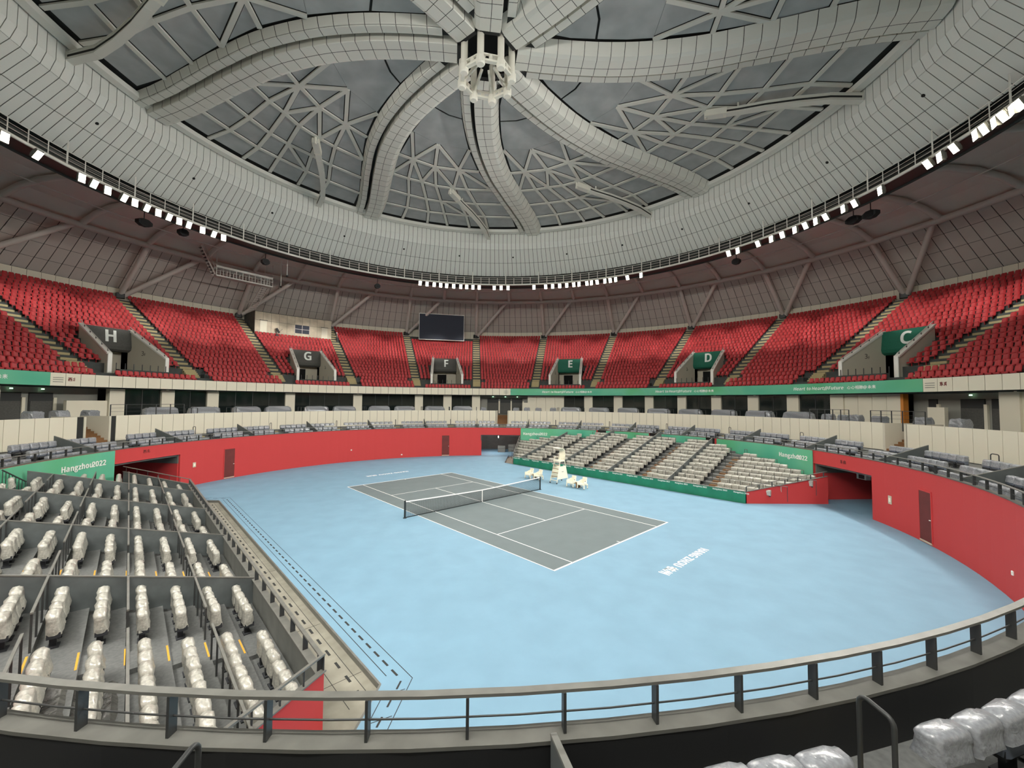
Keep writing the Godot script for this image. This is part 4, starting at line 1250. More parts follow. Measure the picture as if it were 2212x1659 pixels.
		if posmod(k, 2) == 0 and k > k0:
			var zr := tread_z(k) + 0.02
			for i in bounds.size() - 1:
				var xa: float = maxf(bounds[i] + 0.05, e.x + 0.1); var xb: float = minf(bounds[i + 1] - 0.05, e.y - 0.1)
				if xb - xa < 1.0: continue
				var segs := [[xa, xb]]
				for q in XAISLE:
					if q > xa + 0.6 and q < xb - 0.6: segs = [[xa, q - 0.55], [q + 0.55, xb]]
				for sg in segs:
					var o := thing("row_rail", "thin grey rail on posts behind a row " + who.where, "railing", Transform3D(), who.group + " row rails")
					var yt := top_y(zr) + 0.02
					b = MB.new(); b.bar(P.call(sg[0], yt, zr), P.call(sg[1], yt, zr), 0.05, 0.04); bpart("top_rail", b, M.rail_grey, o)
					var np := maxi(2, int((sg[1] - sg[0]) / 0.8) + 1)
					for j in np:
						var xp := lerpf(sg[0] + 0.03, sg[1] - 0.03, float(j) / (np - 1))
						b = MB.new(); b.abox(xp - 0.015, xp + 0.015, tread_y(k) - 0.23, yt, minf((zr - 0.02) * s, (zr + 0.02) * s), maxf((zr - 0.02) * s, (zr + 0.02) * s)); bpart("post", b, M.rail_dark, o)
	# seats
	var proto := []
	for v in 4: proto.append(wrapped_seat(who.wrap, 30 + v, 0.54, who.shape))
	var spots := []
	for k in range(k0, 12):
		var z := tread_z(k) + 0.5
		if z > 25.2: break
		var e := stand_x(z + 0.4, lo, hi)
		for i in bounds.size() - 1:
			var xa: float = maxf(bounds[i] + 0.12, e.x + 0.25); var xb: float = minf(bounds[i + 1] - 0.12, e.y - 0.25)
			var segs := [[xa, xb, 1]]
			for q in XAISLE:
				if q > bounds[i] and q < bounds[i + 1]: segs = [[xa, minf(q - 0.58, xb), 1], [maxf(q + 0.58, xa), xb, 0]]
			for sg in segs:
				var nn := int((sg[1] - sg[0]) / 0.545)
				for j in nn: spots.append([Vector3(sg[0] + 0.28 + j * 0.545, tread_y(k), z * s), k])
	spots.sort_custom(func(a, b2): return show_size(a[0]) > show_size(b2[0]))
	var mm := []
	for i in spots.size():
		var p: Vector3 = spots[i][0]
		var t := Transform3D(Basis(Vector3.UP, (0.0 if s > 0 else PI) + rng.randf_range(-0.05, 0.05)).scaled(Vector3(1, rng.randf_range(0.96, 1.04), 1)), p)
		if not in_view(p + Vector3(0, 0.6, 0), 60.0): continue
		if i < 300:
			var o: Node3D = proto[rng.randi() % 4].duplicate()
			o.name = numbered(who.seat)
			add_child(o)
			o.transform = t
			tag(o, who.seat_label, "seat", who.group)
		else: mm.append(t)
	if mm.size() > 0: scatter(who.seat + "_rest", proto[0].get_child(0).mesh, who.wrap, mm, who.seat_label + ", the smaller ones further off", "seat")
	for q in proto: q.free()

func scatter(called: String, mesh: Mesh, m: Material, list: Array, label: String, cat: String) -> void:
	var x := MultiMesh.new()
	x.transform_format = MultiMesh.TRANSFORM_3D
	x.mesh = mesh
	x.instance_count = list.size()
	for i in list.size(): x.set_instance_transform(i, list[i])
	var o := MultiMeshInstance3D.new()
	o.name = numbered(called)
	o.multimesh = x
	o.material_override = m
	add_child(o)
	tag(o, label, cat, "", "stuff")

func near_stand() -> void:
	stand(1.0, 0, 16.1, -0.869, 0.872, {"name": "floor_near_stand", "label": "grey movable stand with rows of pale wrapped seats beside the trench", "front": M.concrete, "wrap": M.wrap, "shape": "hump", "step": M.stand_floor, "seat": "wrapped_chair", "seat_label": "chair under pale crumpled plastic on the grey stand beside the trench", "group": "pale wrapped chairs beside the trench", "where": "between the pale wrapped chairs beside the trench", "side": ["end wall by the dark tunnel, beside the pale wrapped chairs", "red side wall next to the bare concrete trench end"]})
	# loose plastic film lying on the uppermost rows by the guard rail
	var o := thing("plastic_film", "loose shiny plastic sheet lying on the floor by the guard rail posts", "film")
	var b := MB.new()
	var nx := 14; var nz := 10
	var g := []
	for i in nx:
		var row := []
		for j in nz:
			var x := lerpf(11.6, 15.4, i / (nx - 1.0)); var z := lerpf(19.4, 21.6, j / (nz - 1.0))
			row.append(Vector3(x, tread_y(int((z - 16.25) / 0.79)) + 0.05 + rng.randf_range(0, 0.06), z))
		g.append(row)
	for i in nx - 1:
		for j in nz - 1:
			if g[i][j].length() > 0 and Vector2(g[i + 1][j + 1].x, g[i + 1][j + 1].z).length() < 26.0: b.quad(g[i][j], g[i + 1][j], g[i + 1][j + 1], g[i][j + 1])
	bpart("sheet", b, M.film, o)

func far_stand() -> void:
	stand(-1.0, -2, 14.6, -0.825, 0.932, {"name": "floor_far_stand", "label": "movable stand of grey covered seats behind the green advertising wall", "front": M.green_wall, "wrap": M.wrap, "shape": "flat", "step": M.step_wood, "seat": "covered_chair", "seat_label": "chair under dull grey plastic in the stand behind the green advertising wall", "group": "grey covered chairs behind the green wall", "where": "in the stand behind the green advertising wall", "side": ["far stand's side by the tunnel with lamps", "far stand's red side by the tunnel with fans"]})
	var g := thing("advertising_lettering", "row of small white city and year prints along the top of the green wall", "lettering")
	for k in 17:
		words("print", "Hangzhou 2022", 0.11, M.print_white, g, Transform3D(Basis(), Vector3(-11.4 + k * 1.54, 0.74, -14.585)), true, 0.008)

# ------------------------------------------------------------------ things on the court
func court_things() -> void:
	var net := thing("tennis_net", "dark tennis net with white top band across the grey court", "net")
	var b := MB.new()
	var h := func(z: float) -> float: return lerpf(0.914, 1.07, pow(absf(z) / 6.4, 1.3))
	for s in [-1.0, 1.0]:
		b = MB.new(); b.tube([Vector3(0, 0, 6.4 * s), Vector3(0, 1.1, 6.4 * s)], 0.06, 10); b.lathe([Vector2(0.0, 1.14), Vector2(0.06, 1.1)], Vector3(0, 0, 6.4 * s), 10); bpart("post", b, M.net, net)
		b = MB.new(); b.lathe([Vector2(0.12, 0), Vector2(0.11, 0.03), Vector2(0.06, 0.04)], Vector3(0, 0, 6.4 * s), 12); bpart("base_collar", b, M.net, net)
	b = MB.new()
	for i in 284:
		var z := -6.37 + i * 0.045
		b.box(Vector3(0, h.call(z) / 2.0, z), Vector3(0.003, 0, 0), Vector3(0, h.call(z) / 2.0 - 0.02, 0), Vector3(0, 0, 0.003))
	for j in 21:
		for i in 16:
			var z0 := -6.4 + i * 0.8
			b.bar(Vector3(0, h.call(z0) * (j + 0.5) / 21.5, z0), Vector3(0, h.call(z0 + 0.8) * (j + 0.5) / 21.5, z0 + 0.8), 0.006, 0.006)
	var mesh_part := bpart("netting", b, M.net, net)
	mesh_part.set_meta("kind", "stuff")
	b = MB.new()
	for i in 16:
		var z0 := -6.4 + i * 0.8
		b.bar(Vector3(0, h.call(z0) - 0.03, z0), Vector3(0, h.call(z0 + 0.8) - 0.03, z0 + 0.8), 0.03, 0.065)
	bpart("top_band", b, M.line, net)
	b = MB.new(); b.bar(Vector3(0, 0.03, -6.4), Vector3(0, 0.03, 6.4), 0.02, 0.05); bpart("bottom_band", b, M.net, net)
	b = MB.new(); b.abox(-0.012, 0.012, 0.0, 0.9, -0.025, 0.025); bpart("centre_strap", b, M.line, net)
	# umpire chair: ladder towards the court (+z)
	var u := thing("umpire_chair", "tall cream umpire chair with ladder, curved sun canopy and wheels", "umpire chair", Transform3D(Basis(), Vector3(-0.95, 0, -10.1)))
	for s in [-1.0, 1.0]:
		b = MB.new(); b.tube([Vector3(0.41 * s, 0.1, 0.85), Vector3(0.33 * s, 2.0, 0.32)], 0.035, 8); bpart("front_leg", b, M.chair_white, u)
		b = MB.new(); b.tube([Vector3(0.41 * s, 0.1, -0.8), Vector3(0.33 * s, 2.0, -0.35)], 0.035, 8); bpart("rear_leg", b, M.chair_white, u)
		b = MB.new(); b.slab([Vector3(0.4 * s, 0.4, 0.74), Vector3(0.35 * s, 1.55, 0.44), Vector3(0.35 * s, 1.55, -0.44), Vector3(0.4 * s, 0.4, -0.7)], Vector3(0.02 * s, 0, 0)); bpart("side_panel", b, M.chair_white, u)
		b = MB.new(); b.abox(0.37 * s - 0.005, 0.37 * s + 0.03 * s + 0.005, 1.02, 1.06, -0.12, 0.12) ; bpart("maker_mark", b, M.concrete, u)
		b = MB.new()
		for z in [0.86, -0.81]:
			b.tube([Vector3(0.41 * s - 0.03, 0.07, z), Vector3(0.41 * s + 0.03, 0.07, z)], 0.07, 12)
		bpart("wheel", b, M.tyre, u)
		b = MB.new(); b.tube([Vector3(0.36 * s, 2.05, -0.3), Vector3(0.36 * s, 2.33, -0.25), Vector3(0.36 * s, 2.33, 0.3), Vector3(0.36 * s, 2.05, 0.32)], 0.025, 8); bpart("armrest", b, M.chair_white, u)
	for k in 5:
		var f := (k + 0.6) / 5.6
		b = MB.new(); b.box(Vector3(0, 0.1 + 1.9 * f, lerpf(0.83, 0.34, f)), Vector3(lerpf(0.4, 0.33, f), 0, 0), Vector3(0, 0.015, 0), Vector3(0, 0, 0.07)); bpart("rung", b, M.step_wood if k > 0 else M.chair_white, u)
	b = MB.new(); b.cbox(Vector3(0, 2.02, 0.0), Vector3(0.74, 0.08, 0.72), 0.02); bpart("seat", b, M.chair_white, u)
	b = MB.new(); b.abox(-0.35, 0.35, 1.98, 2.12, 0.34, 0.48); bpart("writing_shelf", b, M.chair_white, u)
	b = MB.new()
	var cp := [Vector3(0, 2.05, -0.32), Vector3(0, 2.55, -0.4), Vector3(0, 2.9, -0.38), Vector3(0, 3.1, -0.24), Vector3(0, 3.2, 0.0), Vector3(0, 3.22, 0.3), Vector3(0, 3.2, 0.5)]
	for i in cp.size() - 1:
		b.slab([cp[i] + Vector3(-0.36, 0, 0), cp[i] + Vector3(0.36, 0, 0), cp[i + 1] + Vector3(0.36, 0, 0), cp[i + 1] + Vector3(-0.36, 0, 0)], Vector3(0, 0.03, -0.02))
	bpart("canopy_back", b, M.chair_white, u)
	b = MB.new(); b.tube([Vector3(0.4, 2.2, -0.1), Vector3(0.85, 2.26, -0.2)], 0.018, 6); bpart("side_arm", b, M.chair_white, u)
	# player chairs in pairs with a small shelf between
	var ch := [[-4.2, -9.45], [-3.1, -9.55], [1.05, -9.45], [2.15, -9.55]]
	for i in 4:
		var c := thing("player_chair", ["cream player chair with headrest, farther from the umpire chair, on its ladder side", "cream player chair with headrest, next to the umpire chair's ladder side", "cream player chair with headrest, next to the umpire chair's side panel", "cream player chair with headrest, outermost beyond the umpire chair's side panel"][i], "chair", Transform3D(Basis(Vector3.UP, 0.05), Vector3(ch[i][0], 0, ch[i][1])), "player chairs beside the umpire chair")
		for q in [[-0.34, 0.3], [0.34, 0.3], [-0.3, -0.28], [0.3, -0.28]]:
			b = MB.new(); b.cbox(Vector3(q[0], 0.2, q[1]), Vector3(0.09, 0.4, 0.09), 0.02); bpart("leg", b, M.chair_white, c)
			b = MB.new(); b.cbox(Vector3(q[0], 0.02, q[1]), Vector3(0.1, 0.05, 0.1), 0.02); bpart("foot", b, M.tyre, c)
		b = MB.new(); b.cbox(Vector3(0, 0.38, 0.02), Vector3(0.66, 0.12, 0.6), 0.03); bpart("seat", b, M.chair_white, c)
		b = MB.new()
		for k in 9:
			var a0 := PI + k * PI / 9.0; var a1 := PI + (k + 1) * PI / 9.0
			var p0 := Vector3(cos(a0) * 0.37, 0, sin(a0) * 0.36 + 0.0); var p1 := Vector3(cos(a1) * 0.37, 0, sin(a1) * 0.36 + 0.0)
			var h0 := lerpf(0.62, 0.8, sin(k * PI / 9.0)); var h1 := lerpf(0.62, 0.8, sin((k + 1) * PI / 9.0))
			b.slab([p0 + Vector3(0, 0.3, 0), p0 + Vector3(0, h0, 0), p1 + Vector3(0, h1, 0), p1 + Vector3(0, 0.3, 0)], -(p0 + p1).normalized() * 0.06)
		bpart("tub_back", b, M.chair_white, c)
		for s in [-1.0, 1.0]:
			b = MB.new(); b.cbox(Vector3(0.35 * s, 0.52, 0.16), Vector3(0.08, 0.22, 0.36), 0.03); bpart("armrest", b, M.chair_white, c)
		b = MB.new(); b.cbox(Vector3(0, 0.86, -0.34), Vector3(0.48, 0.18, 0.07), 0.03); bpart("headrest", b, M.chair_white, c)
		b = MB.new(); b.cbox(Vector3(0.12, 0.56, -0.24), Vector3(0.1, 0.1, 0.06), 0.02); bpart("lumbar_plug", b, M.tyre, c)
	for x in [-3.65, 1.6]:
		var t := thing("side_shelf", "small cream shelf box between two player chairs " + ("on the umpire ladder's side" if x < 0 else "on the umpire side panel's side"), "shelf", Transform3D(Basis(), Vector3(x, 0, -9.6)))
		b = MB.new(); b.cbox(Vector3(0, 0.5, 0), Vector3(0.34, 0.04, 0.4), 0.01); bpart("top", b, M.chair_white, t)
		b = MB.new(); b.cbox(Vector3(0, 0.24, -0.02), Vector3(0.28, 0.48, 0.34), 0.01); bpart("cabinet", b, M.step_wood, t)

# ------------------------------------------------------------------ seats of the lower ring
func lower_seats() -> void:
	var proto := []
	for v in 4: proto.append(wrapped_seat(M.wrap_grey, 60 + v, 0.57, "ring"))
	var spots := []
	for k in 24:
		for side in [-1.0, 1.0]:
			for row in [[27.12, 3.2, 5], [28.05, 3.52, 5], [29.0, 3.88, 5]]:
				for j in row[2]:
					var a: float = k * 15.0 + side * (1.75 + j * 1.19)
					if row[0] > 28.5 and j == 0 and absf(fposmod(k * 15.0, 90.0) - 45.0) < 2.0: continue
					if in_view(pol(row[0], a, row[1] + 0.8), 60.0): spots.append([pol(row[0], a, row[1]), a])
	spots.sort_custom(func(a, b2): return show_size(a[0]) > show_size(b2[0]))
	var mm := []
	for i in spots.size():
		var a: float = spots[i][1]
		# seat faces the centre: local -z = -er
		var t := Transform3D(Basis(-et(a), Vector3.UP, er(a)) * Basis(Vector3.UP, rng.randf_range(-0.04, 0.04)), spots[i][0])
		if i < 300:
			var o: Node3D = proto[rng.randi() % 4].duplicate()
			o.name = numbered("ring_chair")
			add_child(o)
			o.transform = t
			tag(o, "bluish grey plastic wrapped chair on the lower ring above the red wall", "seat", "wrapped chairs of the lower ring")
		else: mm.append(t)
	if mm.size() > 0: scatter("ring_chair_rest", proto[0].get_child(1).mesh, M.wrap_grey, mm, "further bluish grey wrapped chairs of the lower ring", "seat")
	for q in proto: q.free()
	var o := thing("row_sign", "small blue row number plate on the step by the curved handrail", "sign", Transform3D(Basis(er(30.0).cross(Vector3.UP), Vector3.UP, -er(30.0)) * Basis(Vector3.RIGHT, -1.2), pol(27.0, 31.2, 3.24)))
	var b := MB.new(); b.abox(-0.2, 0.2, -0.12, 0.12, -0.01, 0.01); bpart("plate", b, M.blue_sign, o)
	words("number", "10", 0.09, M.print_white, o, Transform3D(Basis(), Vector3(0.04, 0, 0.012)), false, 0.004)

# ------------------------------------------------------------------ club furniture
func club_things() -> void:
	var bumps := func(w: float, dep: float, hgt: float, sd: int) -> MB:
		var r := RandomNumberGenerator.new(); r.seed = sd
		var b := MB.new()
		var rows := []
		var n := 16
		for lv in [[0.0, 1.0], [0.35, 1.0], [0.62, 0.97], [0.88, 0.92], [1.0, 0.72]]:
			var row := []
			for k in n:
				var u := TAU * (k + 0.5) / n
				var sx := signf(cos(u)) * pow(absf(cos(u)), 0.35); var sz := signf(sin(u)) * pow(absf(sin(u)), 0.4)
				row.append(Vector3(sx * w * 0.5 * lv[1] + r.randf_range(-0.05, 0.05), lv[0] * hgt + r.randf_range(-0.05, 0.05), sz * dep * 0.5 * lv[1] + r.randf_range(-0.05, 0.05)))
			rows.append(row)
		for i in rows.size() - 1:
			for k in n: b.quad(rows[i][k], rows[i + 1][k], rows[i + 1][(k + 1) % n], rows[i][(k + 1) % n])
		b.fan(rows[4])
		return b
	var sofa := []
	for v in 3: sofa.append(bumps.call(3.1, 0.95, 1.15, 70 + v).mesh())
	var i := 0
	for q in WINS:
		var mids := [(q[0] + q[1]) / 2.0] if q[1] - q[0] < 8.0 else [lerpf(q[0], q[1], 0.25), lerpf(q[0], q[1], 0.75)]
		for a in mids:
			var o := thing("wrapped_sofa", "grey plastic wrapped sofa in front of a second floor suite window", "sofa", face_in(33.3, a, 5.56), "wrapped sofas on the second floor")
			part("plastic_cover", sofa[i % 3], M.wrap_grey, o)
			var b := MB.new(); b.abox(-1.35, 1.35, 0.0, 0.35, -0.36, 0.36); bpart("frame", b, M.seat_base, o)
			i += 1
	var ac := [bumps.call(0.95, 0.9, 1.05, 80).mesh(), bumps.call(1.0, 0.9, 1.0, 81).mesh()]
	for a in [231.2, 234.3, 238.3, 228.2, 300.0, 302.7, 304.4, 308.0, 314.0, 131.5, 134.6, 138.4, 318.6, 219.3]:
		var o := thing("wrapped_armchair", "plastic wrapped dark armchair standing near the second floor railing", "armchair", face_in(33.0, a, 5.56), "wrapped armchairs on the second floor")
		part("plastic_cover", ac[i % 2], M.wrap_grey, o)
		var b := MB.new(); b.abox(-0.4, 0.4, 0.0, 0.5, -0.35, 0.46); bpart("frame", b, M.seat_base, o)
		i += 1
	# low railings between the suites' terraces
	for a in [152.2, 159.3, 173.4, 188.0, 202.7, 210.0, 246.6, 254.0, 261.5, 269.0, 276.3, 283.6, 290.8, 239.9, 217.4]:
		var o := thing("terrace_divider", "short dark post railing between two second floor terraces", "railing", Transform3D(), "terrace dividers on the second floor")
		for k in 3:
			var b := MB.new(); b.box(pol(31.2 + k * 0.9, a, 6.1), er(a) * 0.03, Vector3(0, 0.55, 0), et(a) * 0.03); bpart("post", b, M.rail_dark, o)
		var b := MB.new(); b.bar(pol(31.2, a, 6.65), pol(33.0, a, 6.65), 0.05, 0.04); bpart("top_rail", b, M.rail_dark, o)
	for q in [[299.2, 306.0, "long dark railing in front of the cream wall panels by the wooden stairs"], [309.5, 317.5, "dark railing in front of the dark doors past the wooden stairs"], [138.6, 150.0, "dark railing in front of the suite window by the dark doors above the wrapped seats"]]:
		var o := thing("terrace_railing", q[2], "railing")
		var n := 6
		for k in n:
			var a: float = lerpf(q[0], q[1], k / (n - 1.0))
			var b := MB.new(); b.box(pol(31.3, a, 6.3), er(a) * 0.02, Vector3(0, 0.75, 0), et(a) * 0.035); bpart("post", b, M.rail_dark, o)
		for y in [7.05, 6.75, 6.45]:
			var b := MB.new()
			var path := []
			for k in 9: path.append(pol(31.3, lerpf(q[0], q[1], k / 8.0), y))
			b.tube(path, 0.022 if y > 7 else 0.01, 6); bpart("rail", b, M.rail_dark, o)
	var cl := solo("corner_panel", MB.new().mesh() if false else _corner(), M.orange, "narrow orange wall strip at the end of the cream panels by the dark recess", "panel")
	cl.name = "corner_panel"

func _corner() -> ArrayMesh:
	var b := MB.new()
	b.sweep([Vector2(35.7, 5.6), Vector2(35.7, 8.5), Vector2(36.2, 8.5), Vector2(36.2, 5.6)], 306.92, 307.3, 1)
	return b.mesh()

# ------------------------------------------------------------------ red seats
func red_seat() -> ArrayMesh:
	var b := MB.new()   # faces -z; moulded shell with a curved back and a tipped pan
	var n := 6
	var lv := [[0.36, 0.06, 0.19], [0.52, 0.12, 0.215], [0.68, 0.15, 0.215], [0.8, 0.175, 0.195], [0.845, 0.18, 0.13]]
	var rows := []
	for l in lv:
		var row := []
		for k in n + 1:
			var x: float = lerpf(-1, 1, float(k) / n)
			row.append(Vector3(x * l[2], l[0], l[1] - 0.07 * x * x))
		rows.append(row)
	for i in rows.size() - 1:
		for k in n: b.quad(rows[i][k], rows[i][k + 1], rows[i + 1][k + 1], rows[i + 1][k])
	for i in rows.size() - 1:
		for k in n: b.quad(rows[i][k] + Vector3(0, 0, 0.03), rows[i][k + 1] + Vector3(0, 0, 0.03), rows[i + 1][k + 1] + Vector3(0, 0, 0.03), rows[i + 1][k] + Vector3(0, 0, 0.03))
	for k in n: b.quad(rows[4][k], rows[4][k + 1], rows[4][k + 1] + Vector3(0, 0, 0.03), rows[4][k] + Vector3(0, 0, 0.03))
	b.cbox(Vector3(0, 0.4, -0.08), Vector3(0.42, 0.07, 0.36), 0.03)
	b.abox(-0.2, 0.2, 0.3, 0.37, -0.24, -0.2)
	b.abox(-0.03, 0.03, 0.0, 0.36, 0.02, 0.08)
	return b.mesh()

func upper_seats() -> void:
	var sm := red_seat()
	var spots := []
	var add_row := func(r: float, y: float, a0: float, a1: float):
		var n := int(deg_to_rad(a1 - a0) * r / 0.505)
		for j in n:
			var a: float = a0 + (a1 - a0) * (j + 0.5) / n
			if in_view(pol(r, a, y + 0.6), 40.0): spots.append([pol(r, a, y), a])
	for s in 24:
		var c := s * 15.0
		var vom := s % 2 == 0
		for i in ROWS:
			var r := row_r(i) + 0.5
			var half := 7.5 - rad_to_deg(0.72 / r)
			if s == 12 and i > 12: continue
			if s == 14 and i > 15:   # behind the screen only the row ends are left
				continue
			if vom and i < 5:
				add_row.call(r, row_y(i), c - half, c - 3.9); add_row.call(r, row_y(i), c + 3.9, c + half)
			elif vom and i == 5:
				add_row.call(r, row_y(i), c - half, c - 3.2); add_row.call(r, row_y(i), c + 3.2, c + half)
			else: add_row.call(r, row_y(i), c - half, c + half)
		if not vom:
			add_row.call(38.15, 10.47, c - 5.4, c + 5.4)
			add_row.call(35.15, 9.35, c - 6.4, c + 6.4); add_row.call(36.05, 9.88, c - 6.4, c + 6.4)
		else: add_row.call(35.15, 9.35, c - 5.9, c + 5.9)
	spots.sort_custom(func(a, b2): return show_size(a[0]) > show_size(b2[0]))
	var mm := []
	for i in spots.size():
		var a: float = spots[i][1]
		var t := Transform3D(Basis(-et(a), Vector3.UP, er(a)), spots[i][0])
		if i < 300: solo("stadium_seat", sm, M.red_seat, "red moulded plastic stadium seat in the rows of the upper tier", "seat", "red seats of the upper tier", "", t)
		else: mm.append(t)
	scatter("stadium_seat_rest", sm, M.red_seat, mm, "further rows of red plastic seats of the upper tier", "seat")

# ------------------------------------------------------------------ vomitories with their letters
func vomitories() -> void:
	for q in [[150.0, "H", false], [180.0, "G", false], [210.0, "F", false], [240.0, "E", true], [270.0, "D", true], [300.0, "C", true]]:
		var a: float = q[0]
		var o := thing("vomitory", "stair entrance with the letter %s on a %s panel in the red upper tier" % [q[1], "green" if q[2] else "dark grey"], "entrance", face_in(38.0, a, 9.95))
		# local: x right, y up, z towards the court (front at z = 0, back at z = -5.2)
		for s in [-1.0, 1.0]:
			var f := Vector3(2.42 * s, 0, 0.1); var k := Vector3(2.02 * s, 0, -5.3)
			var th := Vector3(0.22 * s, 0, 0)
			var b := MB.new()
			b.slab([f, f + Vector3(0, 1.95, 0), k + Vector3(0, 5.25, 0), k], th)
			bpart("side_wall", b, M.vomitory_wall, o)
			b = MB.new(); b.bar(f + th * 0.5 + Vector3(0, 1.98, 0), k + th * 0.5 + Vector3(0, 5.28, 0), 0.42, 0.16); bpart("white_cap", b, M.cap_white, o)
			b = MB.new(); b.cbox(f + th * 0.5 + Vector3(0, 1.0, 0.06), Vector3(0.36, 2.0, 0.14), 0.03); bpart("end_post", b, M.cap_white, o)
			b = MB.new(); b.tube([f + th * 0.5 + Vector3(0, 2.25, 0), k + th * 0.5 + Vector3(0, 5.6, 0)], 0.04, 6); bpart("cap_rail", b, M.steel_white, o)
			for j in 5:
				var p := f.lerp(k, (j + 0.3) / 5.0) + th * 0.5 + Vector3(0, lerpf(1.98, 5.28, (j + 0.3) / 5.0), 0)
				b = MB.new(); b.box(p + Vector3(0, 0.16, 0), Vector3(0.03, 0, 0), Vector3(0, 0.17, 0), Vector3(0, 0, 0.03)); bpart("rail_post", b, M.rail_dark, o)
		var b := MB.new()   # letter panel, its foot rounded inwards
		b.slab([Vector3(-2.02, 5.2, -4.95), Vector3(2.02, 5.2, -4.95), Vector3(2.05, 3.3, -4.75), Vector3(-2.05, 3.3, -4.75)], Vector3(0, 0, -0.2))
		b.slab([Vector3(-2.05, 3.3, -4.75), Vector3(2.05, 3.3, -4.75), Vector3(2.05, 2.95, -4.85), Vector3(-2.05, 2.95, -4.85)], Vector3(0, 0, -0.2))
		b.slab([Vector3(-2.05, 2.95, -4.85), Vector3(2.05, 2.95, -4.85), Vector3(2.05, 2.75, -5.15), Vector3(-2.05, 2.75, -5.15)], Vector3(0, 0, -0.2))
		bpart("letter_panel", b, M.green_panel if q[2] else M.grey_letter_panel, o)
		words("letter", q[1], 1.28, M.print_white, o, Transform3D(Basis(Vector3.RIGHT, -0.1), Vector3(0.15, 4.3, -4.82)), true, 0.04)
		b = MB.new(); b.abox(-2.1, 2.1, 0, 2.9, -6.6, -6.5); bpart("inner_wall", b, M.vomitory_wall, o)
		b = MB.new(); b.abox(-1.25, 0.35, 0, 2.4, -6.5, -6.44); bpart("doorway", b, M.void, o)
		b = MB.new(); b.abox(-2.4, 2.4, -0.2, 0.01, -6.6, 0.6); bpart("landing", b, M.concrete_dark, o)
		b = MB.new(); b.abox(-2.3, 2.3, 2.8, 3.0, -6.6, -5.2); bpart("lid", b, M.concrete_dark, o)
		for s in [-1.0, 1.0]:
			words("level_sign", "3", 0.5, M.print_dark, o, Transform3D(Basis(Vector3.UP, -s * PI / 2 + 0.075 * s), Vector3(2.17 * s, 2.6, -3.0 - 0.14 * s)), false, 0.01)
			words("level_sign", "F", 0.28, M.print_dark, o, Transform3D(Basis(Vector3.UP, -s * PI / 2 + 0.075 * s), Vector3(2.17 * s, 2.48, -3.0 + 0.22 * s)), false, 0.01)
		for j in 7:
			b = MB.new(); b.box(Vector3(-2.2 + j * 0.73, 0.55, 0.55), Vector3(0.025, 0, 0), Vector3(0, 0.55, 0), Vector3(0, 0, 0.025)); bpart("guard_post", b, M.rail_dark, o)

